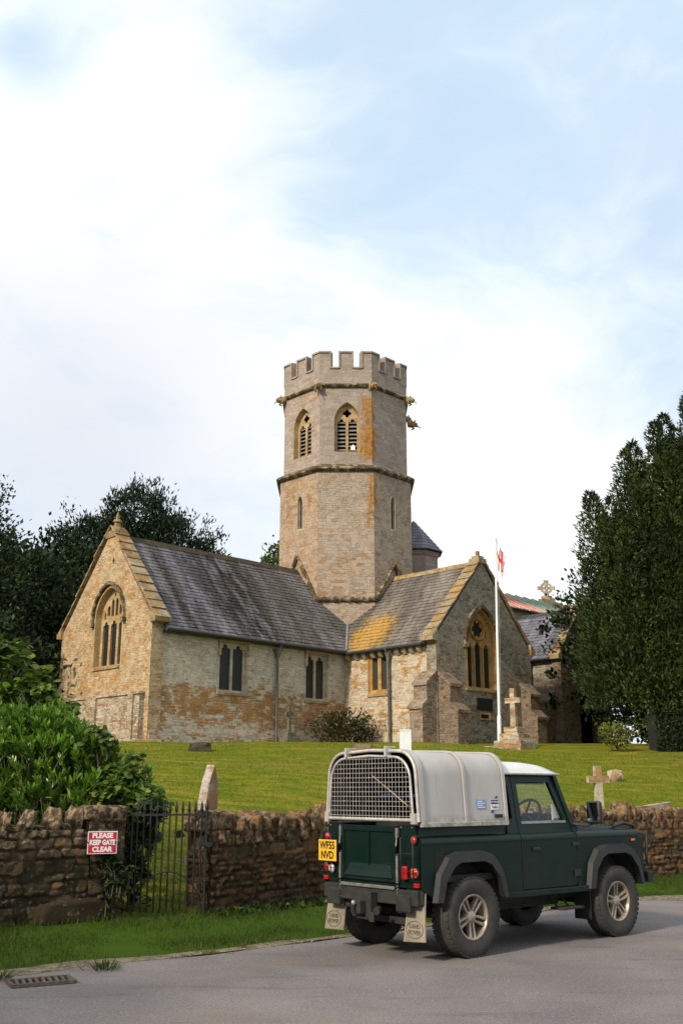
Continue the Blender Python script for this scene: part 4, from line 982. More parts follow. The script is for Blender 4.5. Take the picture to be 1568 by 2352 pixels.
mb=MB(); mb.tube([(gw/2-.40*math.cos(t),-.012,.06+.46*math.sin(t)) for t in np.linspace(0,math.pi,20)],.009,6); mb.build('hoop',M['iron'],gate)
mb=MB(); mb.tube([(gw+.03,0,-.1),(gw+.03,0,1.22)],.016,8); mb.lathe([(.016,1.22),(.026,1.25),(.02,1.28),(.003,1.35)],8,org=(gw+.03,0,0)); mb.build('end_post',M['iron'],gate)
mb=MB(); mb.tube([(-.03,0,-.1),(-.03,0,1.19)],.016,8); mb.build('end_post',M['iron'],gate)
mb=MB(); mb.box(gw-.06,gw+.1,-.03,-.01,.80,.85); mb.tube([(gw-.02,-.03,.83),(gw-.02,-.07,.83)],.012,6); mb.build('latch',M['iron'],gate)

# ------------------------------------------------------------------ sign
sa=math.atan2(.86,1.0)
dirv=Vector((math.cos(sa),math.sin(sa),0)); nrm=Vector((dirv.y,-dirv.x,0))
sc=Vector((-2.79,12.25,1.0))+nrm*.135
sa2=sa-.35
sign=empty('gate_sign',sc,sa2,label='small red sign with white capitals asking to keep the gate clear',cat='sign')
M['signred']=pbr('sign red',(.42,.012,.025),.4,var=.1); M['signwhite']=pbr('sign white',(.75,.72,.70),.5)
mb=MB(); mb.box(-.165,.165,0,.004,-.122,.122); mb.build('sign_border',M['signwhite'],sign)
mb=MB(); mb.box(-.155,.155,-.003,-.0005,-.112,.112); mb.build('sign_panel',M['signred'],sign)
for i,t in enumerate(('PLEASE','KEEP GATE','CLEAR')):
    Mx=Matrix.Translation((0,-.004,.073-.074*i))@Matrix.Rotation(R(90),4,'X')
    text_obj('lettering',t,.074,M['signwhite'],Mx,sign,bold=.0035,depth=.0008,sx=.78 if i==1 else 1.0)
M['blot']=pbr('dark fixing band',(.03,.025,.02),.7)
for x in (-.163,.147): 
    mb=MB(); rock_mb(mb,(x,-.004,.004 if x<0 else -.002),(.006 if x<0 else .008,.003,.006 if x<0 else .020),seed=3,sub=2); mb.build('fixing',M['blot'],sign)

# ------------------------------------------------------------------ churchyard things
def gz(x,y): return ground(x,y)
M['grave']=stone('lichened headstone',(.48,.42,.36),(.36,.19,.09),(.15,.11,.08),(.34,.28,.22),su=.4,sv=.4,o_lo=.50,o_hi=.64,d_amt=.7,mort=0,lichen=1.0)
M['gravepale']=stone('pale weathered gravestone',(.52,.44,.33),(.36,.22,.10),(.13,.10,.07),(.3,.25,.2),su=.4,sv=.4,d_amt=.7,mort=0,lichen=.8)
# tall pointed headstone behind the gate, seen almost edge-on
hx,hy=-2.05,16.0; z0=gz(hx,hy)
h=empty('headstone',(hx,hy,z0-.03),R(62),label='tall pointed lichened headstone leaning behind the gate, seen almost edge on',cat='headstone'); h.rotation_euler=(R(3),R(1),R(71))
mb=MB(); ol=[(-.36,-.3),(.36,-.3),(.36,.50),(.30,.72),(.34,.86),(.24,1.16),(0,1.44),(-.24,1.16),(-.34,.86),(-.30,.72),(-.36,.50)]
mb.plate(lambda u,v,w:(u*.60,w-.06,v),ol,d=.13); mb.build('slab',M['grave'],h,bevel=.03)
mb=MB(); mb.box(-.36,.36,-.13,.15,-.3,.10); mb.build('footing',M['grave'],h,bevel=.03)
def plain_cross(name,x,y,z,rz,hh,aw,wd,th,arm_z,steps,mat,label,cat,flare=0,group=None):
    c=empty(name,(x,y,z),rz,label=label,cat=cat,group=group); zz=0
    for (sx,sy,sh) in steps:
        mb=MB(); mb.box(-sx/2,sx/2,-sy/2,sy/2,zz-(.25 if zz==0 else 0),zz+sh); mb.build('step',mat if sx<1 else mat,c,bevel=.02); zz+=sh
    mb=MB(); w=wd/2; t=th/2; top=zz+hh; az=zz+arm_z
    ol=[(-w*1.15,zz),(w*1.15,zz),(w,az-w),(aw/2,az-w),(aw/2,az+w),(w,az+w),(w,top),(-w,top),(-w,az+w),(-aw/2,az+w),(-aw/2,az-w),(-w,az-w)]
    mb.plate(lambda u,v,q:(u,q-t,v),ol,d=th); mb.build('cross',mat,c,bevel=.012); return c
# cross with stepped base by the flagpole
M['memorial']=stone('orange lichened memorial stone',(.50,.42,.32),(.42,.20,.06),(.14,.10,.07),(.3,.25,.2),su=1.5,sv=4,o_lo=.4,o_hi=.6,d_amt=.5,mort=.2,lichen=1)
plain_cross('memorial_cross',6.55,39.6,3.10,R(-40),1.45,.66,.20,.16,1.0,[(1.15,1.15,.32),(.85,.85,.26),(.6,.6,.25)],M['memorial'],'stone memorial cross on three stepped blocks beside the white flagpole','memorial cross')
# small cross standing against the chancel wall
v=church.matrix_world
def cw(x,y):   # church frame to world
    r=math.sqrt(.5); return (.2+(x+y)*r, 49.8+(y-x)*r)
x,y=cw(3.95,-7.2)
M['mossstone']=pbr('mossy dark stone',(.13,.125,.08),.95,var=.5,vscale=9,bump=.7,bscale=20)
plain_cross('gravestone_cross',x,y,3.45,R(-45+90),1.0,.42,.13,.10,.74,[(.66,.5,.22),(.46,.36,.2)],M['mossstone'],'slim mossy stone cross on a block base against the long chancel wall','gravestone')
# cross on the right behind the wall
plain_cross('gravestone_cross',5.16,21.3,1.0-.02,R(8),.98,.43,.13,.13,.72,[(.40,.34,.10)],M['gravepale'],'pale stone grave cross just behind the wall right of the vehicle mirror','gravestone')
# rough stones in the turf
def rock(name,x,y,size,mat,seed,label,cat='stone',dz=0,rot=0,boxy=.5):
    mb=MB(); rock_mb(mb,(0,0,size[2]*.5+dz),size,rot,seed=seed,boxy=boxy,rough=.2)
    o=mb.build(name,mat,None); o.location=(x,y,gz(x,y)); return tag(o,label,cat)
rock('rough_stone',7.75,30.0,(.20,.18,.19),M['gravepale'],4,'squarish pale stone block in the sloping turf on the right')
rock('turf_mound',-4.3,32.0,(.34,.25,.16),M['moss'],8,'small dark tussock mound on the lawn below the chancel corner','mound')
rock('tree_stump',.64,32.5,(.30,.22,.15),M['dark_stone'],9,'low cut tree stump on the lawn left of the white post','tree stump',boxy=.4)
mb=MB(); mb.box(-.85,.85,-.35,.35,-.1,.06); o=mb.build('stone_slab',M['gravepale'],bevel=.02); o.location=(-7.2,37.3,3.29); tag(o,'flat pale stone slab at the foot of the chancel corner','stone slab')
mb=MB(); mb.box(-.8,.8,-.4,.4,-.15,.05); o=mb.build('stone_slab',M['gravepale'],bevel=.02); o.location=(5.6,37.6,gz(5.6,37.6)+.04); o.rotation_euler.z=R(-10); tag(o,'flat grave slab on the crest in front of the flagpole','stone slab')
# kerbed grave on the right
mb=MB(); kx,ky=7.25,24.0
def kb(x0,y0,x1,y1,w=.12):
    a=Vector((x0,y0,gz(x0,y0)-.08)); b=Vector((x1,y1,gz(x1,y1)-.08)); s=(b-a).cross(Vector((0,0,1))).normalized()*w/2; u=Vector((0,0,.19))
    mb.hexa([a-s,b-s,b+s,a+s,a-s+u,b-s+u,b+s+u,a+s+u])
kb(6.5,24.6,7.25,23.6); kb(7.25,23.55,8.9,25.2); kb(6.5,24.65,8.1,26.3); o=mb.build('grave_kerb',M['gravepale'],bevel=.015); tag(o,'sunken stone grave kerb in the grass behind the right hand wall','grave kerb')
# white post
px,py=1.34,22.0
mb=MB(); mb.box(-.118,.118,-.07,.07,0,1.70); 
o=empty('white_post',(px,py,gz(px,py)),R(8),label='square white painted post showing above the vehicle canopy',cat='post')
po=mb.build('post',M['white'],o,bevel=.008); mb=MB(); mb.box(-.125,.125,-.077,.077,1.70,1.725); mb.build('cap',M['white'],o,bevel=.006)
# flagpole
fx,fy=6.18,41.0; fz=gz(fx,fy)
fp=empty('flagpole',(fx,fy,fz-.05),0,label='tall white flagpole with a limp red cross flag in front of the transept',cat='flagpole')
T_=8.35
fp.rotation_euler.y=R(1.3)
mb=MB(); mb.tube([(0,0,0),(0,0,1.15)],.085,12); mb.tube([(0,0,1.15),(0,0,1.2)],[.085,.06],12); mb.tube([(0,0,1.2),(-.02,0,4.5),(-.03,0,T_)],[.058,.05,.036],12)
mb.lathe([(.0,T_+.08),(.05,T_+.05),(.055,T_),(.03,T_-.03)],12,org=(-.03,0,0)); mb.build('pole',M['white'],fp)
mb=MB(); mb.tube([(.07,-.03,1.4),(.08,-.03,3.5),(.05,-.02,T_-.05)],.006,4); mb.tube([(.05,-.02,1.3),(.11,-.03,1.3)],.012,4); mb.build('halyard',M['seam'],fp)
def flagmat():
    m,g,b=newmat('flag cloth'); uv=g.attr(); 
    x=g.m('ABSOLUTE',g.m('SUBTRACT',uv[0],.5)); y=g.m('ABSOLUTE',g.m('SUBTRACT',uv[1],.5))
    cr=g.m('MAXIMUM',g.m('LESS_THAN',x,.055),g.m('LESS_THAN',y,.085))
    g.put(b.inputs['Base Color'],g.mix(cr,(.75,.74,.74),(.62,.03,.03))); b.inputs['Roughness'].default_value=.8; return m
nu,nv=40,30; V=[];C=[]
for j in range(nv+1):
    for i in range(nu+1):
        u=i/nu; t=j/nv      # u along the fly, t from top of hoist downwards
        # a limp flag: the fly droops, gathering in folds beside the pole
        drop=t*1.12+u*.98*(1-.35*t)
        fold=.085*math.sin(u*17+t*1.5)*(.25+u*.75)
        x=.02+((.07+.19*math.sin(math.pi*min(1,u*.9)))*u*1.15+.10*u*(1-t)*.4-.06*t*u)*1.45
        x+=.022*math.sin(u*11+2*t)
        V.append((x,fold,T_-.02-drop*.98)); C.append((u,1-t,0))
V=np.array(V);C=np.array(C); ix=np.arange((nu+1)*(nv+1)).reshape(nv+1,nu+1)
F=np.stack([ix[:-1,:-1],ix[1:,:-1],ix[1:,1:],ix[:-1,1:]],-1).reshape(-1,4)
fl=np_mesh('flag',V,F,C,flagmat(),fp,smooth=True); sd=fl.modifiers.new('thick','SOLIDIFY'); sd.thickness=.006
# drain grating in the gutter
dr=empty('drain_grating',(-2.52,9.33,.012),R(28),label='rusty slotted drain grating at the road edge in the lower left corner',cat='drain')
dr.scale=(.78,.72,1)
M['rust']=pbr('dirty cast iron',(.10,.075,.055),.8,var=.5,vscale=20,bump=.5)
mb=MB(); mb.box(-.34,.34,-.2,-.17,-.01,.02); mb.box(-.34,.34,.17,.2,-.01,.02); mb.box(-.34,-.31,-.17,.17,-.01,.02); mb.box(.31,.34,-.17,.17,-.01,.02); mb.build('frame',M['rust'],dr,bevel=.004)
mb=MB(); mb.box(-.31,.31,-.17,.17,-.008,-.004); mb.build('sump',M['void'],dr)
for i in range(9):
    mb=MB(); x=-.28+i*.07; mb.hexa([(x-.012,-.17,0),(x+.018,-.17,0),(x+.058,.17,0),(x+.028,.17,0),(x-.012,-.17,.018),(x+.018,-.17,.018),(x+.058,.17,.018),(x+.028,.17,.018)]); mb.build('bar',M['rust'],dr)

# ------------------------------------------------------------------ pickup (local x forward, y left, z up, origin on the ground below the rear axle)
def paint(name,col,rough=.28,dirt=.5,coat=.5):
    m,g,b=newmat(name); o=g.ob(); s=g.sep(o)
    n=g.noise(o,3.2,5,.65); low=g.m('SUBTRACT',1.0,g.ss(s[2],.45,.95))
    f=g.m('MULTIPLY',g.m('MULTIPLY_ADD',low,.8,.15),g.ss(n,.35,.7))
    c=g.mix(g.m('MULTIPLY',f,dirt),col,(.13,.105,.075))
    c=g.mix(g.m('MULTIPLY',g.ss(g.noise(o,40,4,.8),.62,.72),.25),c,(.10,.12,.10))
    g.put(b.inputs['Base Color'],c); g.put(b.inputs['Roughness'],g.m('MULTIPLY_ADD',f,.5,rough)); b.inputs['Coat Weight'].default_value=0; b.inputs['Specular IOR Level'].default_value=.25
    g.put(b.inputs['Normal'],g.bump(g.noise(o,4,2),.05,.05)); return m
M['green']=paint('dark green coachwork',(.0015,.0115,.0078),.34,.10)
M['blackpl']=pbr('black plastic',(.014,.014,.013),.6,var=.3)
M['chassis']=pbr('dirty underbody and shade-dark lining',(.022,.020,.017),.8,var=.5)
M['tyre']=pbr('dusty rubber',(.040,.036,.031),.88,var=.35,vscale=6,bump=.3)
M['alloy']=pbr('dirty alloy',(.36,.30,.23),.42,metal=.55,var=.35,vscale=9)
def canopymat():
    m,g,b=newmat('weathered aluminium canopy'); o=g.ob(); n=g.noise(g.mapp(o,(1,1,.5)),3,5,.6)
    s=g.sep(o)
    c=g.mix(g.ss(n,.3,.7),(.39,.365,.335),(.45,.425,.395)); 
    st=g.m('MULTIPLY',g.ss(g.noise(g.mapp(o,(7,7,.8)),2,5,.7),.56,.70),.32); c=g.mix(st,c,(.30,.25,.19))
    bt=g.m('MULTIPLY',g.m('SUBTRACT',1.0,g.ss(s[2],1.24,1.36)),g.ss(g.noise(o,14,4,.7),.4,.6)); c=g.mix(g.m('MULTIPLY',bt,.7),c,(.17,.15,.08))
    g.put(b.inputs['Base Color'],c); b.inputs['Roughness'].default_value=.5; b.inputs['Metallic'].default_value=.1
    g.put(b.inputs['Normal'],g.bump(n,.12,.03)); return m
M['canopy']=canopymat()
M['cabroof']=pbr('white cab roof',(.66,.64,.62),.35,var=.08,coat=.3)
M['redlens']=pbr('red lens',(.45,.010,.012),.2,coat=.6); M['orangelens']=pbr('orange lens',(.5,.10,.01),.2,coat=.6)
M['clearlens']=pbr('clear lens',(.55,.53,.48),.25)
M['plate']=pbr('yellow plate',(.72,.40,.02),.45,var=.08); M['ink']=pbr('black lettering',(.01,.01,.01),.5)
M['flap']=pbr('muddy rubber flap',(.24,.205,.15),.9,var=.35,vscale=5); M['flapmark']=pbr('mud flap lettering',(.12,.10,.07),.9)
M['bluestick']=pbr('faded blue sticker',(.19,.28,.50),.5,var=.2); M['navy']=pbr('navy sticker',(.03,.04,.16),.5)
M['seat']=pbr('dark seat cloth',(.02,.02,.02),.9); M['steel']=pbr('worn steel',(.28,.26,.23),.5,metal=.6,var=.4,vscale=20)
M['mirror']=pbr('mirror glass',(.8,.82,.82),.04,metal=1)
M['bluetarp']=pbr('blue plastic',(.03,.05,.25),.6)
def carglass():
    m,g,b=newmat('cab glass'); nt=m.node_tree
    tr=g.n('ShaderNodeBsdfTransparent'); tr.inputs[0].default_value=(.93,.97,.95,1); gl=g.n('ShaderNodeBsdfGlossy'); gl.inputs['Roughness'].default_value=.03
    mx=g.n('ShaderNodeMixShader'); mx.inputs[0].default_value=.07; g.L.new(tr.outputs[0],mx.inputs[1]); g.L.new(gl.outputs[0],mx.inputs[2])
    g.L.new(mx.outputs[0],nt.nodes['Material Output'].inputs[0]); return m
M['carglass']=carglass()
TA=R(40.02); tn=(math.sin(TA),-math.cos(TA))
tk=empty('pickup_truck',(.747+.07*tn[0],11.339+.07*tn[1],0),TA,label='dark green pickup truck with ribbed grey canopy and wire mesh rear parked on the road',cat='pickup truck')
YW=.735
def arcpts(cx,pts): return [(cx+a,b) for a,b in pts]
INN=[(-.43,.53),(-.38,.72),(-.26,.85),(-.17,.885),(.17,.885),(.27,.85),(.39,.72),(.45,.53)]
OUT=[(.54,.53),(.47,.80),(.34,.945),(.20,.985),(-.20,.985),(-.34,.945),(-.46,.80),(-.52,.53)]
def side_panels(name,outline,mat,z_top=None,x0=None,x1=None,par=tk,d=.03):
    res=[]
    for s in (-1,1):
        mb=MB()
        fr=(lambda u,v,w,s=s:(u,s*(YW-w),v))
        ol=outline
        mb.plate(fr,ol if s<0 else ol[::-1],d=d)
        # rolled waist shoulder
        if x0 is not None:
            prof=[(YW,1.05),(YW+.004,1.075),(YW-.004,1.10),(YW-.024,1.122),(YW-.055,1.13),(YW-.072,1.13),(YW-.075,1.15),(YW-.075,1.235)]
            if z_top: prof=prof[:6]+[(YW-.2,1.135)]
            n=len(prof)
            vs=[(x0,s*a,b) for a,b in prof]+[(x1,s*a,b) for a,b in prof]
            mb.add(vs,[(i,i+1,i+1+n,i+n) if s>0 else (i,i+n,i+1+n,i+1) for i in range(n-1)],smooth=True)
        res.append(mb.build(name,mat,par))
    return res
BR=-.66
side_panels('bed_side',[(BR,.66),(-.43,.53)]+arcpts(0,INN[1:])+[(.62,.53),(.80,.53),(.80,1.05),(BR,1.05)],M['green'],x0=BR,x1=.80)
doors=side_panels('door',[(.815,.575),(1.69,.575),(1.725,.62),(1.725,1.05),(.815,1.05)],M['green'],x0=.815,x1=1.725)
wings=side_panels('front_wing',[(1.74,.53),(1.97,.53)]+arcpts(2.37,INN[1:])+[(2.86,.60),(2.96,.62),(2.98,.98),(2.93,1.05),(1.74,1.05)],M['green'],z_top=1,x0=1.74,x1=2.90)
# sill under the door
for s in (-1,1):
    mb=MB(); mb.box(.46,1.93,s*YW-.03,s*YW+.02,.505,.565); mb.build('sill',M['green'],tk,bevel=.008)
# wheel arch flares
for cx in (0,2.37):
    for s in (-1,1):
        mb=MB(); o=arcpts(cx,OUT); i_=arcpts(cx,INN); n=len(o)
        io=i_[::-1]
        pr=[]
        for q in range(n):
            a,b=o[q],io[q]
            pr.append([(a[0],s*(YW-.002),a[1]),(a[0]*.8+b[0]*.2,s*(YW+.055),a[1]*.8+b[1]*.2),(b[0],s*(YW+.068),b[1]),(b[0],s*(YW-.02),b[1])])
        # refine along the arch
        fine=[]
        for q in range(n-1):
            for t in (0,.25,.5,.75): fine.append([tuple(Vector(x1).lerp(Vector(x2),t)) for x1,x2 in zip(pr[q],pr[q+1])])
        fine.append(pr[-1]); vs=[p for r_ in fine for p in r_]; fs=[]
        for q in range(len(fine)-1):
            for w in range(3):
                f=(q*4+w,q*4+w+1,q*4+w+5,q*4+w+4); fs.append(f)
        mb.add(vs,fs,smooth=False); mb.build('wheel_arch_flare',M['blackpl'],tk)
# dark wheel boxes, floor and chassis
mb=MB(); mb.box(-.62,.80,-.70,.70,.70,.76); mb.box(.80,2.0,-.68,.68,.52,.6); mb.box(-.62,2.95,-.45,-.36,.42,.58); mb.box(-.62,2.95,.36,.45,.42,.58)
mb.box(.5,1.9,-.30,.30,.34,.5); mb.box(-.50,.50,-.52,-.50,.5,.95); mb.box(-.50,.50,.50,.52,.5,.95); mb.box(1.85,2.9,-.5,.5,.5,1.0)
mb.tube([(0,-.6,.36),(0,.6,.36)],.05,8); mb.lathe([(0,-.13),(.14,-.1),(.17,0),(.14,.1),(0,.13)],12,axis='y',org=(0,.15,.36)); mb.tube([(2.37,-.6,.36),(2.37,.6,.36)],.05,8)
mb.tube([(-.05,-.35,.36),(1.0,-.38,.45)],.03,6); mb.tube([(-.05,.35,.36),(1.0,.38,.45)],.03,6); mb.box(-.5,-.38,-.40,.40,.3,.36)
mb.tube([(1.2,.35,.38),(.4,.40,.38),(-.35,.42,.5),(-.62,.42,.48)],.03,8)
mb.build('chassis',M['chassis'],tk)
# inner faces of the wheel boxes
for cx in (0,2.37):
    for s in (-1,1):
        mb=MB(); i_=arcpts(cx,INN); i_=[(a,b-.0) for a,b in i_]
        vs=[(a,s*(YW-.03),b) for a,b in i_]+[(a,s*.40,b) for a,b in i_]; n=len(i_)
        mb.add(vs,[(i,i+1,i+1+n,i+n) for i in range(n-1)]); mb.build('inner_arch',M['chassis'],tk)
# rear face -------------------------------------------------------------
frR=lambda u,v,w:(BR+w,-u,v)     # u to the right of the vehicle seen from behind -> -y
rear=MB(); rear.plate(frR,[(-YW+.005,.66),(-.42,.66),(-.42,1.235),(-YW+.075,1.235),(-YW+.075,1.13),(-YW+.005,1.08)],d=.05)
rear.plate(frR,[(.42,.66),(YW-.005,.66),(YW-.005,1.08),(YW-.075,1.13),(YW-.075,1.235),(.42,1.235)],d=.05)
rear.plate(frR,[(-.42,.64),(.42,.64),(.42,.695),(-.42,.695)],d=.05); rear.build('rear_panel',M['green'],tk)
tg=MB(); tg.box(BR-.012,BR+.03,-.40,.40,.70,1.225)
o=tg.build('tailgate',M['green'],tk,bevel=.006)
rb=MB()
rb.box(BR-.03,BR-.012,-.40,.40,1.17,1.225); rb.box(BR-.03,BR-.012,-.40,.40,.70,.735)
rb.box(BR-.028,BR-.012,-.012,.012,.85,1.17); rb.box(BR-.026,BR-.012,-.405,-.375,.735,1.17); rb.box(BR-.026,BR-.012,.375,.405,.735,1.17)
rb.hexa([(BR-.045,-.37,.735),(BR-.012,-.37,.735),(BR-.012,.37,.735),(BR-.045,.37,.735),(BR-.026,-.30,.80),(BR-.012,-.30,.86),(BR-.012,.30,.86),(BR-.026,.30,.80)])
rb.build('tailgate_ribs',M['green'],o,bevel=.004)
hb=MB()
for y in (-.43,.43):
    hb.box(BR-.035,BR-.012,y-.015,y+.015,1.12,1.21); hb.tube([(BR-.03,y,1.12),(BR-.04,y,1.04)],.009,5)
    hb.tube([(BR-.03,y,.95),(BR-.032,y,.70)],.014,6)
    for i in range(6): hb.tube([(BR-.035+.004*(i%2),y-.012,.68-.03*i),(BR-.035,y+.002,.66-.03*i)],.006,4)
for y in np.linspace(-.62,.62,9): hb.lathe([(0,-.006),(.008,-.004),(.008,.004),(0,.006)],6,axis='x',org=(BR-.014 if abs(y)<.41 else BR-.002,y,1.215))
hb.build('latches',M['steel'],tk)
bl=MB()
for y in (-.43,.43): bl.box(BR-.03,BR-.002,y-.022,y+.022,.70,.97)
bl.build('tailgate_straps',M['blackpl'],tk,bevel=.004)
cm=MB(); cm.box(BR-.03,BR+.10,-.70,.70,.50,.64); cm.box(BR-.05,BR+.0,-.62,-.42,.44,.60); cm.box(BR-.05,BR+.0,.42,.62,.44,.60); cm.build('rear_crossmember',M['chassis'],tk,bevel=.012)
st=MB(); st.box(BR-.05,BR-.03,-.40,.40,.635,.665); st.build('step_strip',M['steel'],tk,bevel=.004)
# tow hitch
tb=MB(); tb.box(BR-.12,BR-.03,-.14,.14,.36,.60); tb.box(BR-.2,BR-.12,-.07,.07,.40,.52); tb.tube([(BR-.22,.0,.40),(BR-.22,0,.47)],.018,8); tb.box(BR-.14,BR-.12,-.2,-.13,.33,.42); th=tb.build('tow_hitch',M['chassis'],tk,bevel=.01)
bb=MB(); bb.lathe([(0,-.028),(.02,-.02),(.028,0),(.02,.02),(0,.028)],12,org=(BR-.22,0,.50)); bb.build('tow_ball',M['steel'],th); bb=MB(); bb.tube([(BR-.05,-.18,.44),(BR-.12,-.22,.43)],.035,10); bb.build('tow_socket',M['chassis'],th)
# lights
def lens(y,z,r,mat,name,d=.035):
    mb=MB(); mb.lathe([(0,-d),(r*.6,-d*.9),(r*.95,-d*.5),(r,0)],16,axis='x',org=(BR-.004,y,z)); b=mb.build(name,mat,tk)
    k=MB(); k.lathe([(r,0),(r*1.14,0),(r*1.14,-d*.4),(r,-d*.4)],16,axis='x',org=(BR-.004,y,z)); k.build('bezel',M['blackpl'],b)
for s in (-1,1):
    lens(s*.655,1.10,.038,M['orangelens'] if False else M['redlens'],'indicator_lamp')
    lens(s*.665,.80,.045,M['redlens'],'tail_lamp')
lens(.585,.785,.048,M['clearlens'],'reversing_lamp')
mb=MB(); mb.box(BR-.04,BR-.002,-.565,-.50,.735,.86); mb.build('fog_lamp',M['redlens'],tk,bevel=.012)
for s in (-1,1):
    mb=MB(); mb.box(BR-.02,BR+.02,s*.68-.035,s*.68+.035,.67,.71); mb.build('reflector',M['redlens'],tk,bevel=.004)
mb=MB(); mb.box(BR-.03,BR+.005,-.655-.045,-.655+.045,.755,.845); mb.build('lamp_guard',M['orangelens'],tk,bevel=.02)
# lamp guards of black wire
for s in (-1,1):
    mb=MB()
    for y in (.53,.70): mb.tube([(BR-.002,s*y,.72),(BR-.075,s*y,.74),(BR-.075,s*y,1.12),(BR-.002,s*y,1.14)],.006,5)
    for z in (.76,.82,.98): mb.tube([(BR-.075,s*.53,z),(BR-.075,s*.70,z)],.004,4)
    mb.build('lamp_cage',M['blackpl'],tk)
# number plate
npl=empty('number_plate',(BR-.085,.575,.965)); npl.parent=tk
mb=MB(); mb.box(0,.006,-.145,.145,-.105,.105); mb.build('plate_panel',M['plate'],npl,bevel=.002)
for i,t in enumerate(('WF55','NVD')):
    Mx=Matrix.Translation((-.0015,0,.046-.096*i))@Matrix.Rotation(R(-90),4,'Z')@Matrix.Rotation(R(90),4,'X')
    text_obj('lettering',t,.105,M['ink'],Mx,npl,bold=.0028,depth=.0008,sx=.92)
mb=MB(); mb.box(.006,.083,-.1,.1,-.03,.03); mb.build('bracket',M['blackpl'],npl)
# mud flaps
for s in (-1,1):
    mb=MB(); y0=s*.60
    prof=[(-.125,.62),(.125,.62),(.13,.40),(.15,.19),(-.15,.17),(-.13,.38)] if s<0 else [(-.12,.62),(.12,.62),(.14,.47),(.17,.42),(.16,.19),(-.14,.18),(-.12,.42)]
    o=mb.plate(lambda u,v,w:(-.60+w-.10*(.62-v)**1.0*.9,y0-u,v),[p for p in prof],d=.012).build('mud_flap',M['flap'],tk)
    for tt,zz,sz in (('LAND',.315,.055),('ROVER',.262,.055)):
        Mx=Matrix.Translation((-.60-.10*(.62-zz)*.9-.004,y0,zz))@Matrix.Rotation(R(-90),4,'Z')@Matrix.Rotation(R(90),4,'X')
        text_obj('lettering',tt,sz,M['flapmark'],Mx,o,bold=.001,depth=.001)
    em=MB(); em.tube([(-.60-.09*(.62-(.288+.075*math.sin(t)))-.003,y0+.115*math.cos(t),.288+.075*math.sin(t)) for t in np.linspace(0,2*math.pi,25)[:-1]],.0035,4,closed=True); em.build('emblem',M['flapmark'],o)
    bk=MB(); bk.box(-.64,-.60,y0-.12,y0+.10,.50,.68); bk.build('flap_bracket',M['chassis'],tk,bevel=.02)
# canopy ---------------------------------------------------------------
def hoop(x,off=0,zb=1.24,n=7):
    hw=.70+off; zt=1.965+off; r=.235; top_in=.035
    pts=[(x,-hw,zb)]
    # right side leans in a little
    cy,cz=hw-top_in-r,zt-.018-r
    for i in range(n+1):
        a=R(0+90*i/n); pts.append((x,-(cy+(r)*math.cos(a)),cz+(r)*math.sin(a)))
    pts.append((x,0,zt))
    pts+= [(x,-y,z) for _,y,z in pts[:-1][::-1]]
    return pts
mb=MB(); X0,X1=-.62,.62; st_=[hoop(X0),hoop(X1)]; n=len(st_[0])
for a,b in zip(st_,st_[1:]): mb.add(a+b,[(i,i+n,i+1+n,i+1) for i in range(n-1)],smooth=True)
mb.cur=1; inn=[hoop(X0,-.012),hoop(X1,-.012)]  # lining coloured dark to paint the shade inside the canopy
mb.add(inn[0]+inn[1],[(i,i+1,i+1+n,i+n) for i in range(n-1)],smooth=True)
fh=hoop(X1,0); mb.add(fh,[tuple(range(n))]); mb.add([(p[0]-.01,p[1],p[2]) for p in fh],[tuple(range(n))]); cano=mb.build('canopy',[M['canopy'],M['chassis']],tk)
def strip(pts0,pts1,h,name,par,mat):
    mb=MB(); n=len(pts0); mb.add(pts0+pts1,[(i,i+n,i+1+n,i+1) for i in range(n-1)],smooth=True)
    return mb.build(name,mat,par)
for x,w in ((-.625,.055),(0.0,.03),(.60,.04)):
    mb=MB(); A=hoop(x,.004,1.24),hoop(x,.020),hoop(x+w,.020),hoop(x+w,.004)
    for a,b in zip(A,A[1:]): mb.add(list(a)+list(b),[(i,i+n,i+1+n,i+1) for i in range(n-1)],smooth=True)
    mb.build('canopy_rib',M['canopy'],cano)
mb=MB()
for s in (-1,1): mb.box(-.62,.64,s*.705-.018,s*.705+.018,1.22,1.262)
mb.build('canopy_base_rail',M['canopy'],cano,bevel=.004)
# rear frame tubes and mesh gate
M['frame']=pbr('grey galvanised tube',(.50,.46,.41),.45,metal=.3,var=.25,vscale=12)
def loop(off,x): return [(x,y,z) for x,y,z in hoop(x,off,1.27)]
mb=MB(); mb.tube(loop(0.0,-.645),.017,8); mb.build('rear_frame',M['frame'],cano)
gt=MB(); gl_=loop(-.055,-.665); gt.tube(gl_+[],.014,8); gt.tube([(-.665,-.655,1.285),(-.665,.655,1.285)],.018,8)
gt.box(-.69,-.65,-.69,-.63,1.25,1.35); gt.box(-.69,-.65,.63,.69,1.25,1.35)
gate_=gt.build('mesh_gate',M['frame'],cano)
for y in (-.28,.34):
    hm=MB(); hm.box(-.70,-.62,y-.014,y+.014,1.90,2.0); hm.box(-.64,-.56,y-.014,y+.014,1.985,2.0); hm.build('hinge',M['frame'],cano,bevel=.003)
wm=MB(); 
prof_=[(y,z) for _,y,z in hoop(0,-.065,1.28)]
def topz(y):
    best=1.28
    for (a,b),(c,d) in zip(prof_,prof_[1:]):
        lo,hi=min(a,c),max(a,c)
        if lo<=y<=hi and hi>lo: best=max(best,b+(d-b)*(y-a)/(c-a) if c!=a else max(b,d))
    return best
def halfw(z):
    w=0
    for (a,b),(c,d) in zip(prof_,prof_[1:]):
        if min(b,d)<=z<=max(b,d) and b!=d: w=max(w,abs(a+(c-a)*(z-b)/(d-b)))
    return w
for y in np.linspace(-.60,.60,25): wm.tube([(-.667,y,1.285),(-.667,y,topz(y))],.0028,4)
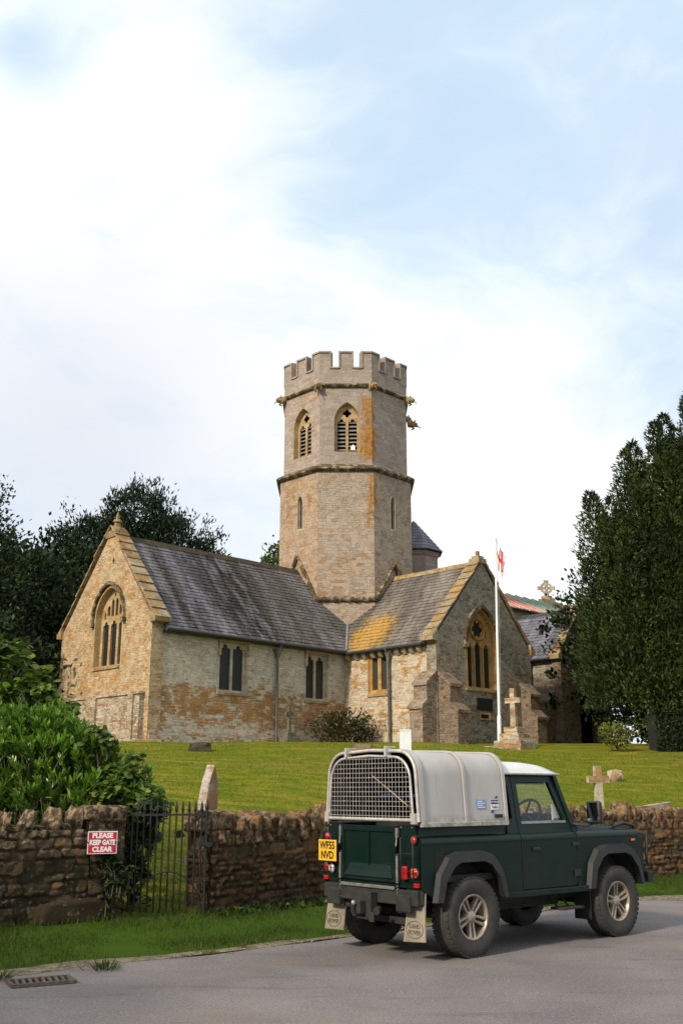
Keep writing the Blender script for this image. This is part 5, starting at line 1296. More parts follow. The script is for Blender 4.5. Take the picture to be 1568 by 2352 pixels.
for z in np.linspace(1.32,1.88,13): 
    w=halfw(z); wm.tube([(-.664,-w,z),(-.664,w,z)],.0028,4)
wm.build('wire_mesh',M['frame'],gate_)
mb=MB(); mb.tube([(-.69,-.60,1.42),(-.63,.0,1.72)],.004,5); mb.build('strut',M['seam'],cano)
# things dimly seen in the bed
mb=MB(); mb.box(-.3,.2,-.35,.3,.78,1.25); mb.build('load_bed_floor_box',M['chassis'],tk)
mb=MB(); mb.box(-.1,.3,-.30,.05,1.50,1.53); mb.box(-.1,.3,.2,.45,1.50,1.53); mb.build('shelf',M['bluetarp'],tk)
# stickers on the canopy side
def onside(x,z): return Matrix.Translation((x,-.7005+ (z-1.24)*.09,z))
mb=MB(); fs_=lambda u,v,w:(u,-.7055+(v-1.24)*.075+w,v); mb.plate(fs_,rect(.19,.325,1.385,1.475),d=.002); s1=mb.build('sticker',M['bluestick'],tk)
mb=MB(); mb.plate(fs_,rect(.40,.52,1.375,1.48),d=.002); s2=mb.build('sticker',M['signwhite'],tk)
mb=MB(); mb.plate(lambda u,v,w:fs_(u,v,w-.002),rect(.405,.515,1.43,1.475),d=.002); mb.build('banner',M['navy'],s2)
mb=MB(); mb.plate(lambda u,v,w:fs_(u,v,w-.001),[(.47,1.485),(.50,1.485),(.525,1.51),(.49,1.51)],d=.002); mb.build('banner',M['navy'],s2)
mb=MB(); mb.plate(lambda u,v,w:fs_(u,v,w-.001),[(.395,1.345),(.43,1.345),(.45,1.37),(.41,1.37)],d=.002); mb.build('banner',M['navy'],s2)
for t,zz,mm,sz in (('Ifor Williams',1.452,'signwhite',.019),('Trailers',1.402,'navy',.030)):
    Mx=Matrix.Translation((.46,-.7105+(zz-1.24)*.075,zz))@Matrix.Rotation(R(90),4,'X'); text_obj('lettering',t,sz,M[mm],Mx,s2,bold=.0006,depth=.0006)
for k in range(4):
    mb=MB(); zz=1.455-k*.02; mb.plate(lambda u,v,w:fs_(u,v,w-.002),rect(.205,.31 if k%2 else .28,zz,zz+.008),d=.001); mb.build('printed_line',M['signwhite'],s1)
mb=MB(); mb.box(.45,.56,-.712,-.695,1.295,1.33); mb.box(.47,.54,-.715,-.712,1.305,1.32); mb.build('side_catch',M['chassis'],cano)
# cab -------------------------------------------------------------------
# upper body: pillars leaning inwards
def yin(z): return YW-.055-(z-1.13)*.16
ZT=1.735
def pil(name,quad,mat=M['green'],d=.045):
    mb=MB()
    for s in (-1,1):
        f=lambda u,v,w,s=s:(u,s*(yin(v)-w),v)
        mb.plate(f,quad if s<0 else quad[::-1],d=d)
    return mb.build(name,mat,tk,bevel=.006)
for s in (-1,1):
    mb=MB(); f=lambda u,v,w,s=s:(u,s*(yin(v)-w),v)
    o=[(.66,1.12),(.83,1.12),(.83,ZT),(.66,ZT)]; hquad=[(.69,1.28),(.765,1.28),(.765,1.62),(.69,1.62)]
    mb.plate(f,o if s<0 else o[::-1],[hquad],d=.045); mb.build('cab_rear_pillar',M['green'],tk)
# door upper frame with window opening
for s in (-1,1):
    f=lambda u,v,w,s=s:(u,s*(yin(v)-w),v)
    o=[(.84,1.12),(1.735,1.12),(1.735,1.25),(1.525,ZT-.01),(.84,ZT-.01)]
    hq=[(.915,1.25),(1.615,1.25),(1.60,1.30),(1.455,1.655),(.915,1.655)]
    mb=MB(); mb.plate(f,o if s<0 else o[::-1],[hq],d=.04); df=mb.build('door_frame',M['green'],tk)
    mb=MB(); mb.plate(lambda u,v,w:f(u,v,w+.02),hq if s<0 else hq[::-1],d=.004,back=False,edges=False); mb.build('door_glass',M['carglass'],df)
    mb=MB(); mb.plate(lambda u,v,w:f(u,v,w-.006),[(.90,1.225),(1.64,1.225),(1.64,1.25),(.90,1.25)] if s<0 else [(.90,1.25),(1.64,1.25),(1.64,1.225),(.90,1.225)],d=.02); mb.build('window_seal',M['steel'],df)
# windscreen pillars, header, bulkhead, scuttle
mb=MB()
for s in (-1,1):
    mb.hexa([(1.74,s*.655-.03,1.13),(1.80,s*.655-.03,1.13),(1.80,s*.655+.03,1.13),(1.74,s*.655+.03,1.13),(1.52,s*.585-.03,ZT),(1.575,s*.585-.03,ZT),(1.575,s*.585+.03,ZT),(1.52,s*.585+.03,ZT)])
mb.box(1.53,1.575,-.60,.60,ZT-.05,ZT); mb.box(1.72,1.83,-.68,.68,1.08,1.20); mb.box(.66,.70,-.64,.64,1.12,1.26); mb.box(.66,.70,-.58,.58,1.66,ZT); mb.box(.66,.70,-.64,-.5,1.2,1.7); mb.box(.66,.70,.5,.64,1.2,1.7); mb.box(.66,.70,-.64,.64,.6,1.12)
mb.build('cab_frame',M['green'],tk)
mb=MB(); mb.add([(1.77,-.62,1.2),(1.77,.62,1.2),(1.56,.56,ZT-.04),(1.56,-.56,ZT-.04)],[(0,1,2,3)]); mb.build('windscreen',M['carglass'],tk)
# roof: crowned panel
mb=MB(); xs_=np.linspace(.655,1.62,12); ysn=[-1,-.97,-.88,-.6,-.3,0,.3,.6,.88,.97,1]; 
def roofz(t,q):  # t 0..1 along, q -1..1
    e=abs(q)
    crown=.135*(1-.06*t)*(1-max(0,(t-.55)/.45)**2*.75)
    k=(1-max(0,(e-.80)/.20)**2) if e>.8 else 1
    return ZT+.012+crown*k*(1-.10*e*e)
vs=[];
for xi,x in enumerate(xs_):
    t=xi/(len(xs_)-1)
    for q in ysn: vs.append((x,q*(.635-.02*t),roofz(t,q) if 0<=xi<11 else ZT+.015))
m_=len(ysn); fs=[(i*m_+j,i*m_+j+m_,i*m_+j+1+m_,i*m_+j+1) for i in range(11) for j in range(m_-1)]
fs=[f[::-1] for f in fs]
mb.add(vs,[tuple(f) for f in fs],smooth=True); back=[(xs_[0],q*.635,roofz(0,q)) for q in ysn]; mb.add(back+[(xs_[0],.635,ZT),(xs_[0],-.635,ZT)],[tuple(range(m_+2))])
mb.add([(.655,-.635,ZT),(1.62,-.615,ZT),(1.62,.615,ZT),(.655,.635,ZT)],[(0,1,2,3)])
rf=mb.build('cab_roof',M['cabroof'],tk)
mb=MB()
mb.tube([(.655,-.642,ZT+.005),(1.625,-.622,ZT+.005),(1.625,.622,ZT+.005),(.655,.642,ZT+.005)],.012,6); mb.build('roof_gutter',M['frame'],rf)
# interior
mb=MB()
for y in (-.33,.33):
    mb.box(.80,1.25,y-.23,y+.23,.95,1.10); mb.hexa([(.74,y-.22,1.05),(.86,y-.22,1.05),(.86,y+.22,1.05),(.74,y+.22,1.05),(.70,y-.19,1.42),(.78,y-.19,1.42),(.78,y+.19,1.42),(.70,y+.19,1.42)]); mb.box(.70,.77,y-.12,y+.12,1.42,1.56)
mb.build('seats',M['seat'],tk,bevel=.02)
mb=MB(); mb.box(1.55,1.74,-.62,.62,1.02,1.27); mb.box(1.50,1.6,-.55,-.15,1.15,1.32); mb.build('dashboard',M['seat'],tk,bevel=.02)
mb=MB(); c=Vector((1.38,-.32,1.30)); ax=Vector((-.85,0,.52)).normalized(); a=Vector((0,1,0)); b=ax.cross(a)
mb.tube([c+(a*math.cos(t)+b*math.sin(t))*.195 for t in np.linspace(0,2*math.pi,33)[:-1]],.015,6,closed=True)
for t in (R(-90),R(30),R(150)): mb.tube([c,c+(a*math.cos(t)+b*math.sin(t))*.19],.013,5)
mb.tube([c,c-ax*.3],.03,6); mb.build('steering_wheel',M['blackpl'],tk)
mb=MB(); mb.box(1.40,1.52,-.50,-.15,ZT-.10,ZT-.06); mb.box(1.40,1.52,.15,.50,ZT-.10,ZT-.06); mb.build('sun_visor',M['seat'],tk,bevel=.01)
mb=MB(); mb.box(1.53,1.69,-.572,-.568,1.25,1.42); mb.build('window_card',M['signwhite'],tk)
# mirrors
for s in (-1,1):
    mb=MB(); mb.M=Matrix.Translation((1.86,s*.90,1.335))@Matrix.Rotation(R(-s*12),4,'Z'); mb.box(-.03,.045,-.085,.085,-.12,.12); mo=mb.build('wing_mirror',M['blackpl'],tk,bevel=.03)
    mb=MB(); mb.M=Matrix.Translation((1.86,s*.90,1.335))@Matrix.Rotation(R(-s*12),4,'Z'); mb.box(-.034,-.031,-.072,.072,-.105,.105); mb.build('mirror_glass',M['mirror'],mo)
    mb=MB(); mb.tube([(1.80,s*.66,1.20),(1.85,s*.80,1.19),(1.88,s*.89,1.23)],.012,6); mb.build('mirror_arm',M['blackpl'],mo)
# bonnet
mb=MB(); xs_=[1.80,1.85,2.2,2.6,2.86,2.91,2.93]; zc_=[1.20,1.205,1.195,1.175,1.145,1.12,1.05]; prof=[(-.60,-.075),(-.585,-.03),(-.54,-.0),(-.35,.006),(0,.008),(.35,.006),(.54,.0),(.585,-.03),(.60,-.075)]
vs=[(x,y,z+dz) for x,z in zip(xs_,zc_) for y,dz in prof]; m_=len(prof)
mb.add(vs,[(i*m_+j,i*m_+m_+j,i*m_+m_+j+1,i*m_+j+1) for i in range(len(xs_)-1) for j in range(m_-1)],smooth=True)
mb.hexa([(1.80,-.27,1.2),(2.75,-.24,1.15),(2.75,.24,1.15),(1.80,.27,1.2),(1.84,-.22,1.235),(2.65,-.19,1.19),(2.65,.19,1.19),(1.84,.22,1.235)])
mb.build('bonnet',M['green'],tk)
for s in (-1,1): 
    mb=MB(); vs=[]
    for x in np.linspace(1.76,2.90,4): vs+=[(x,s*(YW-.06),1.132),(x,s*.58,1.135)]
    mb.add(vs,[(0,1,3,2),(2,3,5,4),(4,5,7,6)]); mb.add([(2.90,s*(YW),1.05),(2.90,s*(YW-.06),1.13),(2.90,s*.5,1.13),(2.97,s*.5,1.02),(2.975,s*(YW-.02),1.0)],[(0,1,2,3,4)])
    mb.add([(2.97,s*.5,1.02),(2.975,s*(YW-.01),1.0),(2.985,s*(YW-.02),.62),(2.985,s*.5,.62)],[(0,1,2,3)]); mb.build('wing_top',M['green'],wings[0 if s<0 else 1])
mb=MB(); mb.box(2.90,2.95,-.5,.5,.66,1.06)
for z in np.arange(.70,1.0,.045): mb.box(2.95,2.965,-.42,.42,z,z+.02)
mb.build('grille',M['blackpl'],tk)
for s in (-1,1):
    mb=MB(); mb.lathe([(0,.05),(.06,.04),(.088,.0),(.10,-.01)],16,axis='x',org=(2.985,s*.60,.87)); mb.build('headlight',M['clearlens'],tk)
    mb=MB(); mb.lathe([(0,.025),(.022,.02),(.028,0)],10,axis='y',org=(2.77,0,0)); 
    o=MB(); o.add([(2.74,s*(YW+.002),1.00),(2.80,s*(YW+.002),1.00),(2.80,s*(YW+.02),1.005),(2.74,s*(YW+.02),1.005),(2.74,s*(YW+.002),1.03),(2.80,s*(YW+.002),1.03),(2.80,s*(YW+.02),1.025),(2.74,s*(YW+.02),1.025)],[(0,3,2,1),(4,5,6,7),(0,1,5,4),(1,2,6,5),(2,3,7,6),(3,0,4,7)]); o.build('side_repeater',M['orangelens'],tk,bevel=.004)
mb=MB(); mb.box(2.98,3.08,-.78,.78,.54,.66); mb.build('front_bumper',M['blackpl'],tk,bevel=.012)
mb=MB()
for s in (-1,1):
    mb.tube([(2.60,s*.60,1.16),(2.80,s*.60,1.20),(2.98,s*.60,1.17),(3.06,s*.60,1.08),(3.08,s*.60,.66)],.02,8)
    mb.tube([(2.98,s*.60,1.09),(3.16,s*.66,1.07),(3.10,s*.70,.98),(3.05,s*.72,.88),(3.05,s*.72,.76),(3.14,s*.68,.72)],.016,8)
mb.tube([(3.07,-.60,1.08),(3.07,.60,1.08)],.02,8); mb.tube([(3.07,-.60,.85),(3.07,.60,.85)],.016,8); mb.build('bull_bar',M['blackpl'],tk)
# door furniture, hinges, fuel flap, side step
for s in (-1,1):
    mb=MB(); y=s*(YW+.006)
    mb.box(.98,1.08,min(y,y+s*.02),max(y,y+s*.02),.955,.985); mb.build('door_handle',M['blackpl'],doors[0 if s<0 else 1],bevel=.006)
    mb=MB()
    mb.box(1.66,1.76,min(s*YW,s*(YW+.018)),max(s*YW,s*(YW+.018)),.665,.735); mb.box(1.66,1.76,min(s*YW,s*(YW+.018)),max(s*YW,s*(YW+.018)),.98,1.02); mb.build('door_hinge',M['blackpl'],doors[0 if s<0 else 1],bevel=.005)
    mb=MB(); mb.box(1.36,1.72,min(s*.62,s*.80),max(s*.62,s*.80),.34,.365); mb.tube([(1.45,s*.65,.36),(1.45,s*.5,.5)],.015,5); mb.tube([(1.63,s*.65,.36),(1.63,s*.5,.5)],.015,5); mb.build('side_step',M['chassis'],tk,bevel=.008)
mb=MB(); y=-(YW+.002); mb.box(-.46,-.36,y-.004,y+.01,.80,1.0); mb.build('filler_recess',M['void'],tk)
mb=MB(); mb.box(.812,.818,-YW-.004,-YW+.01,.56,1.1); mb.box(1.73,1.738,-YW-.004,-YW+.01,.56,1.1); mb.build('door_gap',M['void'],tk)
for s in (-1,1):
    mb=MB(); mb.box(1.93,1.945,min(s*.50,s*.72),max(s*.50,s*.72),.20,.62); mb.build('front_mud_flap',M['blackpl'],tk)
# wheels
def wheel(x,y,s,st):
    w=empty('wheel',(x,y,.37)); w.parent=tk
    t=MB(); R0=.372; hw=.112
    prof=[(.205,-hw*.82),(.235,-hw*.98),(.30,-hw*1.04),(.345,-hw),(R0-.004,-hw*.86),(R0,-hw*.5),(R0,0),(R0,hw*.5),(R0-.004,hw*.86),(.345,hw),(.30,hw*1.04),(.235,hw*.98),(.205,hw*.82)]
    t.lathe(prof,56,axis='y')
    for k in range(44):
        a=2*math.pi*k/44; da=.05
        for (ya,yb,o) in ((-.108,-.055,0),(-.045,-.003,.5),(.003,.045,0),(.055,.108,.5)):
            aa=a+o*2*math.pi/44; P=lambda r,an,yy:(r*math.cos(an),yy,r*math.sin(an))
            t.hexa([P(R0-.014,aa-da,ya),P(R0-.014,aa+da,ya),P(R0-.014,aa+da,yb),P(R0-.014,aa-da,yb),P(R0+.004,aa-da,ya),P(R0+.004,aa+da,ya),P(R0+.004,aa+da,yb),P(R0+.004,aa-da,yb)])
    t.build('tyre',M['tyre'],w)
    r=MB(); ys=s*.098
    r.lathe([(.200,ys-s*.16),(.200,ys-s*.02),(.215,ys),(.212,ys+s*.006),(.196,ys+s*.004),(.188,ys-s*.012),(.183,ys-s*.13)],40,axis='y')
    # hub
    r.lathe([(0,ys-s*.002),(.035,ys-s*.004),(.048,ys-s*.012),(.062,ys-s*.03),(.078,ys-s*.05),(.08,ys-s*.08)],24,axis='y')
    for k in range(5):
        base=R(90+72*k+st)
        for d_ in (-1,1):
            a0=base+d_*.42; a1=base+d_*.15
            P=lambda rr_,an,yy:Vector((rr_*math.cos(an),yy,rr_*math.sin(an)))
            q0,q1=P(.055,a0,0),P(.196,a1,0); dr=(q1-q0).normalized(); sd=Vector((-dr.z,0,dr.x))
            w0,w1=.015,.0175
            r.hexa([q0-sd*w0+Vector((0,ys-s*.075,0)),q1-sd*w1+Vector((0,ys-s*.05,0)),q1+sd*w1+Vector((0,ys-s*.05,0)),q0+sd*w0+Vector((0,ys-s*.075,0)),q0-sd*w0*.7+Vector((0,ys-s*.024,0)),q1-sd*w1*.8+Vector((0,ys-s*.006,0)),q1+sd*w1*.8+Vector((0,ys-s*.006,0)),q0+sd*w0*.7+Vector((0,ys-s*.024,0))])
    r.build('rim',M['alloy'],w,bevel=.004)
    b_=MB(); b_.lathe([(0,ys-s*.11),(.183,ys-s*.11)],32,axis='y'); b_.lathe([(.03,ys-s*.085),(.145,ys-s*.09),(.145,ys-s*.11)],24,axis='y'); 
    for k in range(5):
        a=R(90+72*k+36+st); b_.tube([(.062*math.cos(a),ys-s*.09,.062*math.sin(a)),(.062*math.cos(a),ys-s*.04,.062*math.sin(a))],.010,6)
    b_.build('brake_disc',M['chassis'],w)
for i,(x,y) in enumerate(((0,-.675),(0,.675),(2.37,-.675),(2.37,.675))): wheel(x,y,-1 if y<0 else 1,[-36,10,4,20][i])

# ------------------------------------------------------------------ vegetation
def leafmat(name, dark, light, tip=None, rough=.5, trans=.25, spec=.3, npos=.6):
    m,g,b=newmat(name); nt=m.node_tree; r=g.attr(); p=g.pos()
    c=g.mix(r[0],dark,light)
    if tip: c=g.mix(g.m('MULTIPLY',g.ss(r[1],.72,.95),.85),c,tip)
    c=g.mix(g.m('MULTIPLY',g.ss(g.noise(p,npos,3),.4,.65),.5),c,tuple(x*.55 for x in dark))
    g.put(b.inputs['Base Color'],c); b.inputs['Roughness'].default_value=rough; b.inputs['Specular IOR Level'].default_value=spec
    tr=g.n('ShaderNodeBsdfTranslucent'); g.put(tr.inputs[0],c); mx=g.n('ShaderNodeMixShader'); mx.inputs[0].default_value=trans
    g.L.new(b.outputs[0],mx.inputs[1]); g.L.new(tr.outputs[0],mx.inputs[2]); g.L.new(mx.outputs[0],nt.nodes['Material Output'].inputs[0])
    return m
def unit(v): return v/np.maximum(np.linalg.norm(v,axis=1,keepdims=True),1e-6)
def leaves(name,P,D,L,Wd,mat,parent=None,shape='diamond',C=None,roll=None,**k):
    """P base points, D direction unit, L length, Wd width arrays"""
    n=len(P); L=np.broadcast_to(L,n)[:,None]; Wd=np.broadcast_to(Wd,n)[:,None]
    rnd=unit(rng.normal(size=(n,3))) if roll is None else roll
    S_=unit(np.cross(D,rnd)); N_=np.cross(S_,D)
    if C is None: C=rng.random((n,3))
    if shape=='diamond':
        V=np.stack([P,P+D*L*.45+S_*Wd*.5,P+D*L,P+D*L*.45-S_*Wd*.5],1).reshape(-1,3); q=4
        F=np.arange(n*4).reshape(n,4)
    elif shape=='folded':   # two halves folded along the midrib
        mid=P+D*L*.5-N_*Wd*.12; tip=P+D*L-N_*L*.12
        V=np.stack([P,P+D*L*.3+S_*Wd*.5,P+D*L*.68+S_*Wd*.42,tip,P+D*L*.68-S_*Wd*.42,P+D*L*.3-S_*Wd*.5,P+D*L*.5-N_*Wd*.18],1).reshape(-1,3); q=7
        b=np.arange(n)[:,None]*7; F=np.concatenate([b+[0,1,2,6],b+[6,2,3,4],b+[0,6,4,5]])
    elif shape=='round':
        a=[(0,0),(.28,.42),(.62,.5),(.88,.28),(1.0,0),(.88,-.28),(.62,-.5),(.28,-.42)]
        V=np.stack([P+D*L*t+S_*Wd*w-N_*(abs(w)*Wd*-.18+L*.15*t*t) for t,w in a],1).reshape(-1,3); q=8
        b=np.arange(n)[:,None]*8; F=np.concatenate([b+[0,1,2,7],b+[7,2,3,6],b+[6,3,4,5]])
    return np_mesh(name,V,F,np.repeat(C,q,0),mat,parent,**k)
def trunk(parent,h,r,mat,limbs=6,seed=0,lean=0,spread=.5,start=.25,base=(0,0,0)):
    rr=random.Random(seed); mb=MB(); b=Vector(base)
    mb.tube([b+Vector((0,0,-.3)),b+Vector((lean*.2,0,h*.25)),b+Vector((lean*.6,.05,h*.6)),b+Vector((lean,0,h))],[r*1.25,r*.9,r*.6,r*.15],8)
    for i in range(limbs):
        t=start+(.9-start)*i/limbs; a=rr.uniform(0,6.28); l=h*spread*(1-t*.5)*rr.uniform(.6,1)
        p=b+Vector((lean*t,0,h*t)); d=Vector((math.cos(a),math.sin(a),rr.uniform(.5,1.1)))
        mb.tube([p,p+d*l*.5,p+d*l*.5+Vector((d.x,d.y,d.z*1.5))*l*.4],[r*.4*(1-t*.4),r*.22,r*.06],5)
    return mb.build('trunk',mat,parent)
M['bark']=pbr('dark bark',(.055,.042,.03),.95,var=.4,vscale=6,bump=.6)
def crown_pts(blobs,n,clump=.9,per=26,shell=.62,flat=.8):
    """leaf positions gathered in clumps on and inside ellipsoids: (cx,cy,cz,rx,ry,rz)"""
    vol=np.array([b[3]*b[4]+b[4]*b[5]+b[3]*b[5] for b in blobs]); vol=vol/vol.sum(); P=[];O=[]
    for b,w in zip(blobs,vol):
        m=max(3,int(n*w/per)); d=unit(rng.normal(size=(m,3))); rad=shell+(1-shell)*rng.random((m,1))**.6; rad=rad*(1+.13*rng.normal(size=(m,1)))
        c=np.array(b[:3])+d*rad*np.array(b[3:6])
        cl=clump*rng.uniform(.5,1.3,(m,1,1)); q=c[:,None,:]+rng.normal(size=(m,per,3))*cl*.45*np.array([1,1,flat])
        P.append(q.reshape(-1,3)); O.append(np.repeat(d,per,0))
    return np.concatenate(P),np.concatenate(O)
def tree(name,x,y,h,blobs,n,leaf,lw,mat,label,cat='tree',group=None,clump=.9,up=.3,per=26,shell=.62,trunk_r=.35,trunk_h=None,gzv=None,shape='diamond',limbs=7):
    g0=ground(x,y) if gzv is None else gzv
    t=empty(name,(x,y,g0),0,label=label,cat=cat,group=group)
    P,O=crown_pts(blobs,n,clump,per,shell)
    D=unit(O*.5+rng.normal(size=P.shape)*.6+np.array([0,0,up]))
    keep=P[:,2]>.15; P=P[keep];D=D[keep]
    leaves('crown',P,D,leaf*rng.uniform(.6,1.25,len(P)),lw*rng.uniform(.7,1.2,len(P)),mat,t,shape)
    trunk(t,trunk_h or h*.62,trunk_r,M['bark'],min(limbs,5),seed=int(abs(x)*7),spread=.3)
    return t
M['yew']=leafmat('yew needles',(.014,.028,.006),(.046,.068,.013),(.09,.11,.022),trans=.12,rough=.65,spec=.2,npos=.35)
M['cedar']=leafmat('dark conifer needles',(.008,.018,.009),(.024,.042,.018),(.045,.065,.028),trans=.08,rough=.7,spec=.15,npos=.2)
M['darkleaf']=leafmat('dark broad leaves',(.007,.016,.005),(.022,.042,.010),(.06,.085,.018),trans=.15,rough=.65,spec=.2,npos=.2)
M['midleaf']=leafmat('mid green leaves',(.03,.055,.012),(.085,.125,.025),(.14,.17,.03),trans=.25,rough=.6)

# great yew right of the porch: many upright plumes
def yew():
    x0,y0=15.3,41.5; g0=3.3
    t=empty('yew_tree',(x0,y0,g0),0,label='huge dense dark yew tree filling the right edge beside the porch',cat='yew tree')
    rs=np.random.default_rng(3); P=[];D=[]
    # plumes: (x,y,base z, top z, radius)
    pl=[]
    tops=[(10.35,41.0,13.6,1.0),(11.0,40.2,13.2,.9),(10.35,42,10.9,.6),(10.25,41.2,7.8,.5),(10.9,42.4,13.9,1.0),(11.9,40.8,15.4,1.1),(12.6,42,16.2,1.0),(13.2,40.6,16.6,1.1),(13.9,41.6,17.3,1.1),(14.7,40.6,17.9,1.2),(15.4,41.5,18.6,1.2),(16.4,40.8,19.3,1.3),(17.6,41.8,19.8,1.4),(19,41,19.5,1.6),(20.3,42,18.5,1.6)]
    for (x,y,zt,r) in tops:
        pl.append((x,y,4.8 if x>10.2 else 6.2,zt,r))
        if x>10.6: pl.append((x+.55,y+1.0,5,zt-.6,r*1.1)); pl.append((x+.3,y-.6,5,zt-1.5,r*1.0))
    for i in range(44):
        a=rs.uniform(math.pi*.95,math.pi*2.05); rr_=rs.uniform(3.2,4.2); x=15.3+rr_*math.cos(a); y=42+rr_*.8*math.sin(a)
        zt=7.5+rs.uniform(0,8)*(.6+.4*(x-9.5)/6); zt=min(zt,13.2+(x-10.2)*1.3 if x<14 else 18); pl.append((x,y,rs.uniform(4.3,5.5),zt,rs.uniform(.8,1.3)))
    for (x,y,zb,zt,r) in pl:
        m=int((zt-zb)*r*330); u=rs.random(m)**.8; z=zb+(zt-zb)*u
        rad=r*np.clip((1-u)**.5*1.15,0.08,1)*np.clip(.55+u*3,0,1)
        a=rs.uniform(0,2*math.pi,m); k=rs.uniform(.55,1.12,m)
        lump=1+.25*np.sin(a*3+z*2.2+x)+.2*np.sin(z*5+a)
        p=np.stack([x+rad*k*lump*np.cos(a),y+rad*k*lump*np.sin(a),z],1); P.append(p)
        d=np.stack([np.cos(a)*.8,np.sin(a)*.8,np.full(m,.75)],1)+rs.normal(size=(m,3))*.4; D.append(d)
    P=np.concatenate(P);D=unit(np.concatenate(D)); P=P-np.array([x0,y0,g0])
    n=len(P); leaves('crown',P,D,rs.uniform(.12,.28,n),rs.uniform(.04,.08,n),M['yew'],t)
    # dense inner mass
    Q,O=crown_pts([(0.0,1,5.6,3.8,3.2,4.4),(.8,1,9,2.9,2.6,4.2),(2.4,1,11,2.2,2.4,4.2),(-1.3,0.5,3.9,2.2,2.6,2.2),(4,.7,7,4,3,6)],26000,.8,20,.45)
    kq=Q[:,2]>1.4; Q=Q[kq]; O=O[kq]; leaves('inner_crown',Q,unit(O+rng.normal(size=Q.shape)*.5),.40,.22,M['yew'],t)
    trunk(t,8,.7,M['bark'],9,seed=3)
yew()
# clipped dark hedge below the yew
def hedge(x0,x1,y,h,z,label,d=1.3,n=9000,name='hedge'):
    t=empty(name,((x0+x1)/2,y,z),0,label=label,cat='hedge')
    P=np.stack([rng.uniform(-(x1-x0)/2,(x1-x0)/2,n),rng.uniform(-d/2,d/2,n),rng.uniform(0,h,n)],1)
    f=rng.random(n)<.75; P[f,1]=-d/2+rng.normal(size=f.sum())*.05; f2=rng.random(n)<.25; P[f2,2]=h+rng.normal(size=f2.sum())*.04
    leaves('foliage',P,unit(rng.normal(size=(n,3))+[0,-.5,.4]),.13,.07,M['darkleaf'],t)
    mb=MB(); mb.box(-(x1-x0)/2+.08,(x1-x0)/2-.08,-d/2+.12,d/2-.1,0,h-.1); mb.build('inner_mass',M['void'],t)
hedge(11.4,20,38.6,1.45,2.95,'dark clipped hedge under the yew on the right')
# bushes beside the porch
def bush(name,x,y,z,r,h,n,leaf,lw,mat,label,shape='diamond',per=14,cat='bush'):
    t=empty(name,(x,y,z),0,label=label,cat=cat)
    P,O=crown_pts([(0,0,h*.5,r,r*.8,h*.5)],n,r*.35,per,.3); k=P[:,2]>0
    P=P[k];O=O[k]; leaves('foliage',P,unit(O*.4+rng.normal(size=P.shape)*.5+[0,0,.5]),leaf*rng.uniform(.6,1.2,len(P)),lw,mat,t,shape)
    mb=MB()
    for i in range(7): a=i*.9; mb.tube([(0,0,-.1),(r*.3*math.cos(a),r*.3*math.sin(a),h*.5),(r*.6*math.cos(a),r*.6*math.sin(a),h*.85)],[.02,.012,.005],4)
    mb.build('stem',M['bark'],t); return t
M['yellowgreen']=leafmat('yellow green leaves',(.06,.085,.012),(.20,.21,.03),(.30,.27,.06),trans=.3)
bush('shrub',10.05,38.2,3.05,.55,.95,1200,.13,.06,M['yellowgreen'],'pale yellow green shrub at the foot of the porch')
x,y=cw(4.6,-3.95)
M['redgreen']=leafmat('bronze green leaves',(.02,.03,.01),(.075,.075,.02),(.16,.07,.03),trans=.2)
bush('shrub',.15,43.2,3.4,1.25,1.35,2600,.15,.08,M['redgreen'],'straggling bronze leaved shrub in the corner between the two church walls')
# weeds along the hedge foot on the right
bush('shrub',12.6,40.2,3.3,1.6,2.2,1500,.14,.08,M['midleaf'],'green bramble bush glimpsed beneath the yew branches')
bush('shrub',15.0,40.4,3.3,1.7,2.3,1500,.14,.08,M['midleaf'],'green bush under the yew at the right edge')

# trees behind the church on the left
tree('conifer',-12.6,58,20.5,[(.6,0,13.4,2.3,2.2,2.3),(-2.2,0,11.4,2.0,2.2,2.2),(3.0,0,11.6,2.2,2.2,1.8),(5.0,0,9.6,1.5,1.8,1.8),(0,0,7,5.2,4,5),(-4.8,0,9.0,1.4,1.6,1.8),(.5,0,10.3,3.4,3,3.0)],70000,.30,.10,M['cedar'],'big spreading dark conifer rising behind the left church roof',clump=.62,up=.8,shell=.5,per=30,trunk_r=.5,trunk_h=9.5,limbs=3,group='trees beyond the church')
tree('tree',-20.3,56,15,[(0,0,9.6,2.9,3,2.8),(-3,0,8.0,3,3,4),(3.6,0,8.4,3,3,3.6),(0,0,4.5,5.5,4,5)],26000,.34,.2,M['darkleaf'],'dark leafy tree mass between the left edge and the conifer',clump=.8,group='trees beyond the church')
tree('tree',-19.3,46,17,[(2.6,0,8.6,1.3,1.6,4.6),(3.6,0,6.4,1.7,2,3.2),(.6,0,8,2.0,2,5.6)],12000,.22,.12,M['darkleaf'],'tall loose leafed tree cut by the left edge of the view',clump=.65,group='trees beyond the church')
tree('tree',-16.2,52,13.0,[(0,0,6.6,2.8,3,3.6),(0,0,3.4,4.2,3,3.4)],14000,.3,.18,M['darkleaf'],'dark tree standing close left of the church gable',clump=.7,group='trees beyond the church')
tree('tree',-12.2,50,9.5,[(0,0,3.4,3.8,2.5,4.0)],12000,.3,.18,M['darkleaf'],'shadowy tree right behind the left gable wall',clump=.7,group='trees beyond the church')
tree('tree',-18,42,6.5,[(1.5,0,2.4,4.5,2.5,3.4)],12000,.28,.16,M['darkleaf'],'low dark tree behind the leafy foreground shrubs',clump=.7,group='trees beyond the church')
